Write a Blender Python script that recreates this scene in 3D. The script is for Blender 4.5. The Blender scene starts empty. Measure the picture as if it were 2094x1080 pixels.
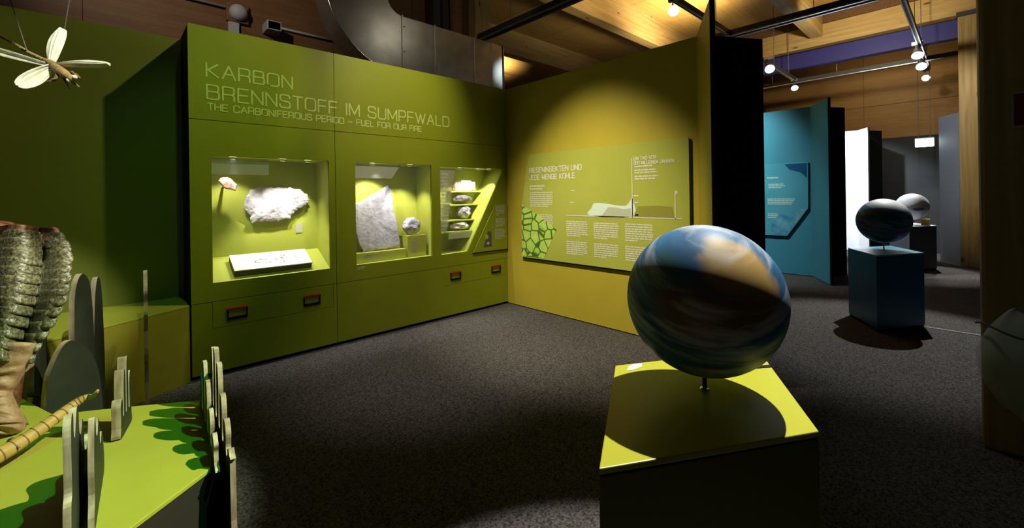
import bpy, math, random
from mathutils import Vector, Matrix, noise
random.seed(7)
SC = bpy.context.scene
COL = SC.collection

# ------------------------------------------------------------------ camera
PHI = math.radians(46.82); ROLL = 0.0143; FPX = 885.0; CX, CY, EYE = 1047.0, 398.5, 1.5
FW = Vector((math.cos(PHI), math.sin(PHI), 0)); RT = Vector((math.sin(PHI), -math.cos(PHI), 0)); UP = Vector((0, 0, 1))
cam_d = bpy.data.cameras.new('camera'); cam = bpy.data.objects.new('camera', cam_d); COL.objects.link(cam)
cam_d.sensor_fit = 'HORIZONTAL'; cam_d.sensor_width = 36.0; cam_d.lens = FPX / 2094 * 36
cam_d.shift_y = -(540 - CY) / 2094; cam_d.clip_start = 0.02; cam_d.clip_end = 100
cx_ = RT * math.cos(ROLL) - UP * math.sin(ROLL); cy_ = RT * math.sin(ROLL) + UP * math.cos(ROLL)
m = Matrix.Identity(4)
for i in range(3):
    m[i][0], m[i][1], m[i][2] = cx_[i], cy_[i], -FW[i]
m.translation = Vector((0, 0, EYE)); cam.matrix_world = m
SC.camera = cam

def at(px, py, d):            # surveyed picture point at a distance d (metres along the optical axis)
    u, v = px - CX, py - CY; c, s = math.cos(ROLL), math.sin(ROLL)
    return Vector((0, 0, EYE)) + (FW + RT * ((u * c - v * s) / FPX) - UP * ((u * s + v * c) / FPX)) * d

# ------------------------------------------------------------------ world, exposure
W = bpy.data.worlds.new('world'); SC.world = W; W.use_nodes = True
W.node_tree.nodes['Background'].inputs[0].default_value = (0.8, 0.9, 1.0, 1); W.node_tree.nodes['Background'].inputs[1].default_value = 0.012
vs = SC.view_settings; vs.view_transform = 'Standard'; vs.look = 'None'; vs.exposure = 0.0; vs.gamma = 1.0; vs.use_curve_mapping = False

# ------------------------------------------------------------------ lights (spots above the frame, some of them added)
def spot(loc, target, power, angle, blend=0.6, col=(1, .93, .82), size=0.03, name='spot_light', parent=None):
    d = bpy.data.lights.new(name, 'SPOT'); d.energy = power; d.spot_size = math.radians(angle); d.spot_blend = blend
    d.color = col; d.shadow_soft_size = size
    o = bpy.data.objects.new(name, d); COL.objects.link(o)
    o.location = loc; o.rotation_euler = (Vector(target) - Vector(loc)).to_track_quat('-Z', 'Y').to_euler()
    if parent:
        o.parent = parent; o.location = Vector(loc) - parent.location
    return o
WARM = (1, .90, .74); COOL = (.82, .94, 1); GRN = (.06, 1, .20)
spot((3.2, .64, 4.4), (1.46, .64, 1.0), 1150, 24, .3, (1, .97, .90), .02)            # near globe
spot((1.5, 2.9, 4.6), (4.05, 2.95, .15), 1150, 50, .95, WARM, .05)                        # yellow partition
spot((2.4, 2.3, 4.5), (2.35, 4.42, 2.5), 320, 46, 1, WARM, .05)                       # title wall
spot((0.7, 2.2, 4.5), (0.75, 4.42, 1.7), 60, 44, 1, (.36, 1, .36), .05)                           # green wash on title wall
spot((2.3, 2.8, 5.1), (-0.35, 4.75, 1.5), 230, 40, .5, (1, .95, .48), .04)                 # model corner, back wall
spot((2.9, 0.1, 4.2), (-0.42, 2.75, .45), 1600, 23, .4, (1, .93, .74), .025)             # plinth key
spot((1.6, 0.3, 4.6), (-0.2, 2.65, .4), 260, 20, .5, GRN, .03)                           # plinth green second light
spot((.35, .3, 4.2), (-0.15, 2.75, 2.12), 750, 16, .6, (1, .98, .85), .02)             # dragonfly
spot((2.2, 1.0, 3.8), (-.45, 2.75, 1.15), 170, 17, .6, (.5, 1, .55), .03)                # green accent on the creature
spot((2.2, 2.9, 5.3), (2.2, 3.45, 0), 480, 34, 1, (1, .94, .85), .05)                   # floor before the cases
spot((6.8, 2.9, 4.3), (8.95, 2.6, 1.2), 1000, 60, .7, (.72, .93, 1), .05)               # blue partition
spot((8.25, .72, 4.1), (6.45, .70, .9), 800, 40, .6, (.95, .98, 1), .02)                # second globe
spot((11.3, 2.6, 4.1), (13.4, 2.0, 1.3), 1500, 56, .6, (.86, .93, 1), .05)              # white partition
spot((12.9, .82, 4.1), (11.2, .8, .95), 900, 30, .5, (1, .98, .95), .02)                # third globe
spot((11.0, 2.6, 4.0), (10.9, .97, .5), 600, 24, .5, (.86, .93, 1), .04)                 # added to whiten the left side of the grey pedestal
spot((9.4, .6, 4.15), (11.97, .1, 2.6), 260, 60, .8, (1, .93, .8), .04)                 # timber column
spot((4.15, 1.3, 4.2), (3.69, -.02, 1.2), 40, 40, .8, (.9, .97, 1), .04)                  # added to brighten the left edge of the dark pillar
spot((-.6, 3.4, 4.3), (.9, 6.1, 4.3), 200, 80, 1, (1, .85, .7), .06)                     # added unseen lamp that lifts the brown hall wall
spot((6.3, 4.1, 4.2), (5.08, 5.6, 3.6), 25, 18, .6, (.8, .95, 1), .04)                   # added only to make the glint on the duct end
for lx, ly, tx, ty, tz, p in ((9.0, 3.9, 9.0, 4.3, 5.6, 480), (6.6, 3.7, 6.6, 4.2, 5.6, 160), (8.6, 10.2, 8.4, 10.6, 5.6, 1100), (9.6, 1.3, 11.9, 1.8, 5.1, 260), (13.1, 1.4, 15, 1.4, 4.4, 45), (3.6, 3.9, 3.9, 5.5, 4.0, 12)):    # added unseen lamps brightening the ceiling, girder, far wall and duct
    spot((lx, ly, 4.3), (tx, ty, tz), p, 130, 1, (1, .88, .66), .1)

# ------------------------------------------------------------------ materials
def lin(r, g, b):
    f = lambda c: (c / 255 / 12.92) if c / 255 <= .04045 else ((c / 255 + .055) / 1.055) ** 2.4
    return (f(r), f(g), f(b), 1)
def mat(name, col, rough=.6, metal=0, spec=.3, emit=None, estr=0, var=0, vscale=6, bump=0, bscale=40, stretch=None, col2=None, alpha=1):
    mt = bpy.data.materials.new(name); mt.use_nodes = True; nt = mt.node_tree; b = nt.nodes['Principled BSDF']
    b.inputs['Base Color'].default_value = col; b.inputs['Roughness'].default_value = rough; b.inputs['Metallic'].default_value = metal
    b.inputs['Specular IOR Level'].default_value = spec; b.inputs['Alpha'].default_value = alpha
    if emit: b.inputs['Emission Color'].default_value = emit; b.inputs['Emission Strength'].default_value = estr
    if var or bump or col2:
        tc = nt.nodes.new('ShaderNodeTexCoord'); mp = nt.nodes.new('ShaderNodeMapping')
        nt.links.new(tc.outputs['Object'], mp.inputs[0])
        if stretch: mp.inputs['Scale'].default_value = stretch
        if var or col2:
            n = nt.nodes.new('ShaderNodeTexNoise'); n.inputs['Scale'].default_value = vscale; n.inputs['Detail'].default_value = 5
            nt.links.new(mp.outputs[0], n.inputs['Vector'])
            r = nt.nodes.new('ShaderNodeValToRGB'); r.color_ramp.elements[0].position = .35; r.color_ramp.elements[1].position = .65
            c1 = col2 if col2 else tuple(c * (1 - var) for c in col[:3]) + (1,)
            r.color_ramp.elements[0].color = c1; r.color_ramp.elements[1].color = col
            nt.links.new(n.outputs['Fac'], r.inputs[0]); nt.links.new(r.outputs[0], b.inputs['Base Color'])
        if bump:
            n2 = nt.nodes.new('ShaderNodeTexNoise'); n2.inputs['Scale'].default_value = bscale; n2.inputs['Detail'].default_value = 3
            nt.links.new(mp.outputs[0], n2.inputs['Vector'])
            bp = nt.nodes.new('ShaderNodeBump'); bp.inputs['Strength'].default_value = bump; bp.inputs['Distance'].default_value = .01
            nt.links.new(n2.outputs['Fac'], bp.inputs['Height']); nt.links.new(bp.outputs[0], b.inputs['Normal'])
    return mt
def wood(name, c1, c2, axis='X', rough=.55, knots=True):
    mt = bpy.data.materials.new(name); mt.use_nodes = True; nt = mt.node_tree; b = nt.nodes['Principled BSDF']
    b.inputs['Roughness'].default_value = rough; b.inputs['Specular IOR Level'].default_value = .25
    tc = nt.nodes.new('ShaderNodeTexCoord'); mp = nt.nodes.new('ShaderNodeMapping')
    s = {'X': (.5, 9, 9), 'Y': (9, .5, 9), 'Z': (9, 9, .5)}[axis]; mp.inputs['Scale'].default_value = s
    nt.links.new(tc.outputs['Object'], mp.inputs[0])
    n = nt.nodes.new('ShaderNodeTexNoise'); n.inputs['Scale'].default_value = 2.2; n.inputs['Detail'].default_value = 6; n.inputs['Distortion'].default_value = .6
    nt.links.new(mp.outputs[0], n.inputs['Vector'])
    r = nt.nodes.new('ShaderNodeValToRGB'); r.color_ramp.elements[0].position = .3; r.color_ramp.elements[1].position = .7
    r.color_ramp.elements[0].color = c2; r.color_ramp.elements[1].color = c1
    nt.links.new(n.outputs['Fac'], r.inputs[0]); out = r.outputs[0]
    if knots:
        mp2 = nt.nodes.new('ShaderNodeMapping'); mp2.inputs['Scale'].default_value = {'X': (1.6, 5, 5), 'Y': (5, 1.6, 5), 'Z': (5, 5, 1.6)}[axis]
        nt.links.new(tc.outputs['Object'], mp2.inputs[0])
        v = nt.nodes.new('ShaderNodeTexVoronoi'); v.inputs['Scale'].default_value = 1.0; nt.links.new(mp2.outputs[0], v.inputs['Vector'])
        r2 = nt.nodes.new('ShaderNodeValToRGB'); r2.color_ramp.elements[0].position = .06; r2.color_ramp.elements[1].position = .13
        r2.color_ramp.elements[0].color = (.25, .2, .15, 1); r2.color_ramp.elements[1].color = (1, 1, 1, 1)
        nt.links.new(v.outputs['Distance'], r2.inputs[0])
        mx = nt.nodes.new('ShaderNodeMix'); mx.data_type = 'RGBA'; mx.blend_type = 'MULTIPLY'; mx.inputs['Factor'].default_value = 1
        nt.links.new(out, mx.inputs['A']); nt.links.new(r2.outputs[0], mx.inputs['B']); out = mx.outputs['Result']
    nt.links.new(out, b.inputs['Base Color'])
    return mt
M = {}
M['green'] = mat('lime_paint', (.285, .325, .014, 1), .45, spec=.35, var=.05, vscale=3)
M['green_lit'] = mat('lime_paint_lit', (.47, .50, .07, 1), .5, spec=.3)  # same lime as the wall, lightened to put the niche light into the colour
M['yellow'] = mat('mustard_paint', (.47, .385, .035, 1), .5, spec=.3, var=.06, vscale=2)
M['darkgreen'] = mat('dark_leaf_paint', (.022, .030, .016, 1), .6, var=.3, vscale=9)
M['plinth'] = mat('plinth_lime_paint', (.40, .44, .05, 1), .4, spec=.3, var=.08, vscale=4)
M['plinth_side'] = mat('plinth_side_paint', (.34, .31, .03, 1), .5, var=.1)
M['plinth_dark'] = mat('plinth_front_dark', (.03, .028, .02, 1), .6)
M['back_green'] = mat('back_wall_green', (.16, .19, .02, 1), .6, var=.12, vscale=1.2)
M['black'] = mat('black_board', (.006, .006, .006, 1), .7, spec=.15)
M['charcoal'] = mat('charcoal_board', (.03, .032, .034, 1), .7, spec=.15)
M['carpet'] = mat('grey_carpet', (.135, .123, .11, 1), .95, spec=.05, vscale=95, col2=(.028, .026, .025, 1), bump=.6, bscale=200)
M['blue'] = mat('blue_paint', (.07, .30, .38, 1), .5, var=.06, vscale=2)
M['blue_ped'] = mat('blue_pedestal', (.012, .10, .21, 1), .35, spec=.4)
M['white'] = mat('white_board', (.85, .88, .92, 1), .6)
M['greyblue'] = mat('grey_blue_board', (.16, .20, .27, 1), .6)
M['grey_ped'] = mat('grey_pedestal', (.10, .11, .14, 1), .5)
M['ply_edge'] = mat('plywood_edge', (.56, .52, .34, 1), .7, vscale=22, col2=(.27, .21, .12, 1), stretch=(1, 1, .2))
M['glulam'] = wood('glulam_pine', (.50, .34, .12, 1), (.34, .21, .06, 1), 'X')
M['glulam_y'] = wood('glulam_pine_y', (.52, .36, .14, 1), (.36, .23, .07, 1), 'Y')
M['glulam_z'] = wood('glulam_pine_z', (.40, .29, .12, 1), (.28, .18, .06, 1), 'Z')
M['deck'] = wood('deck_pine', (.46, .28, .075, 1), (.36, .20, .045, 1), 'X', knots=False)
M['brownwall'] = wood('brown_board', (.16, .085, .035, 1), (.11, .055, .02, 1), 'X', knots=False)
M['orangewall'] = wood('orange_board', (.34, .18, .045, 1), (.26, .13, .03, 1), 'Y', knots=False)
M['darkcol'] = wood('pillar_pine', (.36, .25, .10, 1), (.26, .17, .06, 1), 'Z')
M['steel'] = mat('galvanised_steel', (.42, .42, .40, 1), .38, metal=.9, spec=.5, var=.18, vscale=5, bump=.05, bscale=6)
M['steel_bright'] = mat('bright_steel', (.75, .77, .78, 1), .2, metal=1)
M['alu'] = mat('aluminium', (.45, .47, .5, 1), .35, metal=.8)
M['rail_dark'] = mat('dark_rail', (.06, .06, .058, 1), .5, metal=.3)
M['paleplastic'] = mat('pale_plastic', (.32, .33, .36, 1), .5)
M['title'] = mat('title_print', (.60, .70, .20, 1), .5)
M['panel'] = mat('panel_print_green', (.42, .45, .07, 1), .25, spec=.5, var=.10, vscale=1.2)
M['panel_shade'] = mat('panel_shade_dark', (.015, .018, .01, 1), .4)  # dark colour standing for the shade beneath the wall panels
M['panel_text'] = mat('panel_text', (.62, .62, .42, 1), .5)
M['panel_white'] = mat('panel_chart_pale', (.66, .78, .62, 1), .5)
M['panel_grey'] = mat('panel_chart_grey', (.48, .50, .33, 1), .5)
M['panel_dim'] = mat('panel_chart_dim', (.28, .27, .04, 1), .5)
M['red'] = mat('red_paint', (.42, .015, .012, 1), .4)
M['signred'] = mat('sign_red', (.12, .004, .008, 1), .5)
M['rock'] = mat('pale_stone', (.72, .66, .66, 1), .85, vscale=9, col2=(.36, .31, .32, 1), bump=1, bscale=22)
M['rock_grey'] = mat('grey_slate', (.46, .45, .48, 1), .8, vscale=11, col2=(.30, .29, .32, 1), bump=.8, bscale=30)
M['rock_ball'] = mat('round_stone', (.75, .72, .76, 1), .8, vscale=8, col2=(.22, .20, .24, 1), bump=1, bscale=18)
M['rock_red'] = mat('reddish_fossil', (.75, .52, .42, 1), .7, vscale=30, col2=(.5, .2, .14, 1))
M['rock_dark'] = mat('dark_stone', (.16, .12, .11, 1), .8, vscale=20, col2=(.05, .04, .04, 1))
M['slab_white'] = mat('white_slab', (.80, .78, .72, 1), .7, var=.08, vscale=14)
M['slab_edge'] = mat('slab_edge', (.14, .11, .05, 1), .8)
M['bone'] = mat('fossil_mark', (.20, .18, .16, 1), .8)
M['wing'] = mat('dragonfly_wing', (.80, .82, .64, 1), .5, vscale=30, col2=(.62, .66, .46, 1), stretch=(1, .4, 1))
M['insect'] = mat('insect_body', (.46, .33, .14, 1), .6, vscale=40, col2=(.26, .16, .06, 1))
M['insect_dark'] = mat('insect_legs', (.16, .10, .05, 1), .6)
M['wire'] = mat('suspension_wire', (.2, .2, .18, 1), .4, metal=.6)
M['tan'] = mat('tan_skin', (.52, .34, .09, 1), .55, var=.25, vscale=20)
M['tan_dark'] = mat('tan_ring', (.18, .10, .03, 1), .6)
M['lamp_white'] = mat('lamp_lens', (1, 1, 1, 1), .3, emit=(.92, .97, 1, 1), estr=14)
M['lamp_cyan'] = mat('lamp_lens_cyan', (1, 1, 1, 1), .3, emit=(.75, .95, 1, 1), estr=14)
M['exit_lit'] = mat('exit_sign_lit', (.9, 1, .95, 1), .4, emit=(.85, 1, .95, 1), estr=6)
M['bluebeam'] = mat('blue_beam_paint', (.035, .035, .19, 1), .5)
M['woodblock'] = mat('wood_block', (.55, .36, .08, 1), .6, var=.2)
def glassy(name, col, a, rough=.1):
    mt = bpy.data.materials.new(name); mt.use_nodes = True; nt = mt.node_tree; nt.nodes.clear()
    o = nt.nodes.new('ShaderNodeOutputMaterial'); mx = nt.nodes.new('ShaderNodeMixShader'); t = nt.nodes.new('ShaderNodeBsdfTransparent')
    p = nt.nodes.new('ShaderNodeBsdfPrincipled'); p.inputs['Base Color'].default_value = col; p.inputs['Roughness'].default_value = rough
    mx.inputs[0].default_value = a
    nt.links.new(t.outputs[0], mx.inputs[1]); nt.links.new(p.outputs[0], mx.inputs[2]); nt.links.new(mx.outputs[0], o.inputs[0])
    return mt
M['glass'] = glassy('showcase_glass', (.7, .8, .75, 1), .03, .03)
M['film'] = glassy('printed_film', (.75, .76, .72, 1), .30, .35)
M['film_text'] = glassy('film_text', (.9, .9, .85, 1), .6, .5)
M['plastic'] = glassy('clear_plastic_cover', (.52, .60, .52, 1), .55, .3)

def voronoi_cells():
    mt = bpy.data.materials.new('leaf_cell_print'); mt.use_nodes = True; nt = mt.node_tree; b = nt.nodes['Principled BSDF']; b.inputs['Roughness'].default_value = .3
    tc = nt.nodes.new('ShaderNodeTexCoord'); v = nt.nodes.new('ShaderNodeTexVoronoi'); v.feature = 'DISTANCE_TO_EDGE'; v.inputs['Scale'].default_value = 7.5; v.inputs['Randomness'].default_value = .75
    v2 = nt.nodes.new('ShaderNodeTexVoronoi'); v2.inputs['Scale'].default_value = 7.5; v2.inputs['Randomness'].default_value = .75
    for q in (v, v2): nt.links.new(tc.outputs['Object'], q.inputs['Vector'])
    r = nt.nodes.new('ShaderNodeValToRGB'); e = r.color_ramp.elements
    e[0].position = .03; e[0].color = (.07, .16, .01, 1); e[1].position = .09; e[1].color = (.55, .75, .16, 1)
    r2 = nt.nodes.new('ShaderNodeValToRGB'); r2.color_ramp.elements[0].position = .18; r2.color_ramp.elements[0].color = (.75, .75, .15, 1)
    r2.color_ramp.elements[1].position = .4; r2.color_ramp.elements[1].color = (.36, .58, .09, 1)
    mx = nt.nodes.new('ShaderNodeMix'); mx.data_type = 'RGBA'; mx.inputs['Factor'].default_value = .5
    nt.links.new(v.outputs['Distance'], r.inputs[0]); nt.links.new(v2.outputs['Distance'], r2.inputs[0])
    nt.links.new(r.outputs[0], mx.inputs['A']); nt.links.new(r2.outputs[0], mx.inputs['B']); mx.blend_type = 'MIX'
    mx2 = nt.nodes.new('ShaderNodeMix'); mx2.data_type = 'RGBA'; mx2.blend_type = 'DARKEN'; mx2.inputs['Factor'].default_value = 1
    nt.links.new(mx.outputs['Result'], mx2.inputs['A']); nt.links.new(r.outputs[0], mx2.inputs['B'])
    nt.links.new(mx2.outputs['Result'], b.inputs['Base Color'])
    return mt
M['cells'] = voronoi_cells()

def globe_mat(name, ocean, ocean2, lands, cloud, cloud_amt):
    """printed globe: ocean, land patches round given surface points, pale streaks of cloud that run round the axis"""
    mt = bpy.data.materials.new(name); mt.use_nodes = True; nt = mt.node_tree; b = nt.nodes['Principled BSDF']
    b.inputs['Roughness'].default_value = .5; b.inputs['Specular IOR Level'].default_value = .2
    N = nt.nodes.new; Lk = nt.links.new
    tc = N('ShaderNodeTexCoord'); mp = N('ShaderNodeMapping'); mp.inputs['Scale'].default_value = (2.2, 2.2, 11); Lk(tc.outputs['Object'], mp.inputs[0])
    n = N('ShaderNodeTexNoise'); n.inputs['Scale'].default_value = 1.6; n.inputs['Detail'].default_value = 5; Lk(mp.outputs[0], n.inputs['Vector'])
    r = N('ShaderNodeValToRGB'); r.color_ramp.elements[0].position = .35; r.color_ramp.elements[1].position = .68
    r.color_ramp.elements[0].color = ocean; r.color_ramp.elements[1].color = ocean2; Lk(n.outputs['Fac'], r.inputs[0]); out = r.outputs[0]
    mp3 = N('ShaderNodeMapping'); mp3.inputs['Scale'].default_value = (6, 6, 16); Lk(tc.outputs['Object'], mp3.inputs[0])
    n3 = N('ShaderNodeTexNoise'); n3.inputs['Scale'].default_value = 1.5; n3.inputs['Detail'].default_value = 6; Lk(mp3.outputs[0], n3.inputs['Vector'])
    for pt, rad, colr, soft, wob, sq in lands:
        sub = N('ShaderNodeVectorMath'); sub.operation = 'SUBTRACT'; sub.inputs[1].default_value = pt; Lk(tc.outputs['Object'], sub.inputs[0])
        sc = N('ShaderNodeVectorMath'); sc.operation = 'MULTIPLY'; sc.inputs[1].default_value = sq; Lk(sub.outputs[0], sc.inputs[0])
        ln = N('ShaderNodeVectorMath'); ln.operation = 'LENGTH'; Lk(sc.outputs[0], ln.inputs[0])
        ad = N('ShaderNodeMath'); ad.operation = 'MULTIPLY_ADD'; ad.inputs[1].default_value = wob; Lk(n3.outputs['Fac'], ad.inputs[0]); Lk(ln.outputs['Value'], ad.inputs[2])
        mr = N('ShaderNodeMapRange'); mr.inputs['From Min'].default_value = rad + wob * .5 + soft; mr.inputs['From Max'].default_value = rad + wob * .5 - soft; Lk(ad.outputs[0], mr.inputs['Value'])
        mx = N('ShaderNodeMix'); mx.data_type = 'RGBA'; mx.inputs['B'].default_value = colr
        Lk(mr.outputs[0], mx.inputs['Factor']); Lk(out, mx.inputs['A']); out = mx.outputs['Result']
    mp2 = N('ShaderNodeMapping'); mp2.inputs['Scale'].default_value = (3, 3, 20); mp2.inputs['Location'].default_value = (3, 1, 2); Lk(tc.outputs['Object'], mp2.inputs[0])
    n2 = N('ShaderNodeTexNoise'); n2.inputs['Scale'].default_value = 1.4; n2.inputs['Detail'].default_value = 6; n2.inputs['Distortion'].default_value = .4; Lk(mp2.outputs[0], n2.inputs['Vector'])
    r2 = N('ShaderNodeValToRGB'); r2.color_ramp.elements[0].position = .50; r2.color_ramp.elements[1].position = .75
    r2.color_ramp.elements[0].color = (0, 0, 0, 1); r2.color_ramp.elements[1].color = (cloud_amt,) * 3 + (1,); Lk(n2.outputs['Fac'], r2.inputs[0])
    mx = N('ShaderNodeMix'); mx.data_type = 'RGBA'; mx.inputs['B'].default_value = cloud
    Lk(r2.outputs[0], mx.inputs['Factor']); Lk(out, mx.inputs['A']); Lk(mx.outputs['Result'], b.inputs['Base Color'])
    return mt

# ------------------------------------------------------------------ mesh helpers
class MB:
    def __init__(s): s.v = []; s.f = []; s.mi = []
    def add(s, vs, fs, mi=0):
        o = len(s.v); s.v += [Vector(p) for p in vs]; s.f += [tuple(i + o for i in f) for f in fs]; s.mi += [mi] * len(fs); return s
    def box(s, x0, x1, y0, y1, z0, z1, mi=0):
        return s.add([(x0, y0, z0), (x1, y0, z0), (x1, y1, z0), (x0, y1, z0), (x0, y0, z1), (x1, y0, z1), (x1, y1, z1), (x0, y1, z1)],
                     [(3, 2, 1, 0), (4, 5, 6, 7), (0, 1, 5, 4), (1, 2, 6, 5), (2, 3, 7, 6), (3, 0, 4, 7)], mi)
    def obox(s, c, ax, ay, az, mi=0):          # box from centre and three half-axis vectors
        c, ax, ay, az = map(Vector, (c, ax, ay, az))
        return s.add([c + ax * i + ay * j + az * k for k in (-1, 1) for i, j in ((-1, -1), (1, -1), (1, 1), (-1, 1))],
                     [(3, 2, 1, 0), (4, 5, 6, 7), (0, 1, 5, 4), (1, 2, 6, 5), (2, 3, 7, 6), (3, 0, 4, 7)], mi)
    def extr(s, pts, vec, mi=0, side=None):     # closed planar outline pushed along vec
        n = len(pts); vec = Vector(vec); p = [Vector(q) for q in pts]
        side = mi if side is None else side
        s.add(p + [q + vec for q in p], [tuple(range(n))[::-1], tuple(range(n, 2 * n))], mi)
        s.add(p + [q + vec for q in p], [(i, (i + 1) % n, (i + 1) % n + n, i + n) for i in range(n)], side); return s
    def prism(s, pts, z0, z1, mi=0, side=None): return s.extr([(x, y, z0) for x, y in pts], (0, 0, z1 - z0), mi, side)
    def tube(s, path, r, n=8, mi=0):
        path = [Vector(p) for p in path]; rs = r if isinstance(r, (list, tuple)) else [r] * len(path); vs = []; up = None
        for i, p in enumerate(path):
            t = (path[min(i + 1, len(path) - 1)] - path[max(i - 1, 0)]).normalized()
            if up is None: up = t.orthogonal().normalized()
            up = (up - t * up.dot(t)).normalized(); w = t.cross(up)
            vs += [p + (up * math.cos(a) + w * math.sin(a)) * rs[i] for a in (2 * math.pi * k / n for k in range(n))]
        fs = [(i * n + k, i * n + (k + 1) % n, (i + 1) * n + (k + 1) % n, (i + 1) * n + k) for i in range(len(path) - 1) for k in range(n)]
        m_ = len(path); fs += [tuple(range(n))[::-1], tuple((m_ - 1) * n + k for k in range(n))]
        return s.add(vs, fs, mi)
    def lathe(s, prof, c, n=24, axis=(0, 0, 1), mi=0):    # prof: (radius, height)
        a = Vector(axis).normalized(); u = a.orthogonal().normalized(); w = a.cross(u); c = Vector(c); vs = []
        for r, h in prof: vs += [c + a * h + (u * math.cos(t) + w * math.sin(t)) * max(r, 1e-5) for t in (2 * math.pi * k / n for k in range(n))]
        return s.add(vs, [(i * n + k, i * n + (k + 1) % n, (i + 1) * n + (k + 1) % n, (i + 1) * n + k) for i in range(len(prof) - 1) for k in range(n)], mi)
    def sphere(s, c, r, nu=20, nv=12, sc=(1, 1, 1)):
        c = Vector(c); vs = []
        for j in range(nv + 1):
            t = math.pi * j / nv
            vs += [c + Vector((math.sin(t) * math.cos(p) * sc[0], math.sin(t) * math.sin(p) * sc[1], math.cos(t) * sc[2])) * r for p in (2 * math.pi * k / nu for k in range(nu))]
        return s.add(vs, [(j * nu + k, (j + 1) * nu + k, (j + 1) * nu + (k + 1) % nu, j * nu + (k + 1) % nu) for j in range(nv) for k in range(nu)])
    def build(s, name, mats, parent=None, smooth=False, origin=None, bevel=0):
        mats = mats if isinstance(mats, (list, tuple)) else [mats]
        if origin is None:
            if parent is not None: origin = parent.matrix_world.translation if not parent.parent else parent['_o']
            else:
                xs, ys, zs = zip(*s.v); origin = ((min(xs) + max(xs)) / 2, (min(ys) + max(ys)) / 2, min(zs))
        origin = Vector(origin)
        me = bpy.data.meshes.new(name); me.from_pydata([tuple(p - origin) for p in s.v], [], s.f)
        for q in mats: me.materials.append(q if not isinstance(q, str) else M[q])
        for p, k in zip(me.polygons, s.mi): p.material_index = k; p.use_smooth = smooth
        import bmesh
        bm = bmesh.new(); bm.from_mesh(me); bmesh.ops.remove_doubles(bm, verts=bm.verts, dist=1e-6)
        bmesh.ops.recalc_face_normals(bm, faces=bm.faces); bm.to_mesh(me); bm.free()
        o = bpy.data.objects.new(name, me); COL.objects.link(o)
        if parent is not None: o.parent = parent; o.location = (0, 0, 0)
        else: o.location = origin
        ORI[o.name] = origin
        if bevel:
            bv = o.modifiers.new('bevel', 'BEVEL'); bv.width = bevel; bv.segments = 2; bv.limit_method = 'ANGLE'
        return o
ORI = {}
_b = MB.build
def build(s, name, mats, parent=None, smooth=False, origin=None, bevel=0):
    if parent is not None: origin = ORI[parent.name]
    return _b(s, name, mats, parent, smooth, origin, bevel)
MB.build = build
def tag(o, label=None, cat=None, group=None, kind=None):
    if label: o['label'] = label
    if cat: o['category'] = cat
    if group: o['group'] = group
    if kind: o['kind'] = kind
    return o
def thing(name, loc, label=None, cat=None, group=None, kind=None):
    o = bpy.data.objects.new(name, None); COL.objects.link(o); o.location = loc; o.empty_display_size = .1; ORI[o.name] = Vector(loc)
    bpy.context.view_layer.update(); return tag(o, label, cat, group, kind)
def struct(o): o['kind'] = 'structure'; return o
def spline(pts, k=4, closed=True):
    n = len(pts); out = []
    for i in range(n if closed else n - 1):
        p = [Vector(pts[(i + j) % n] if closed else pts[max(0, min(n - 1, i + j))]) for j in (-1, 0, 1, 2)]
        for t in (q / k for q in range(k)):
            out.append(.5 * (2 * p[1] + (p[2] - p[0]) * t + (2 * p[0] - 5 * p[1] + 4 * p[2] - p[3]) * t * t + (3 * p[1] - p[0] - 3 * p[2] + p[3]) * t ** 3))
    if not closed: out.append(Vector(pts[-1]))
    return out

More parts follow.
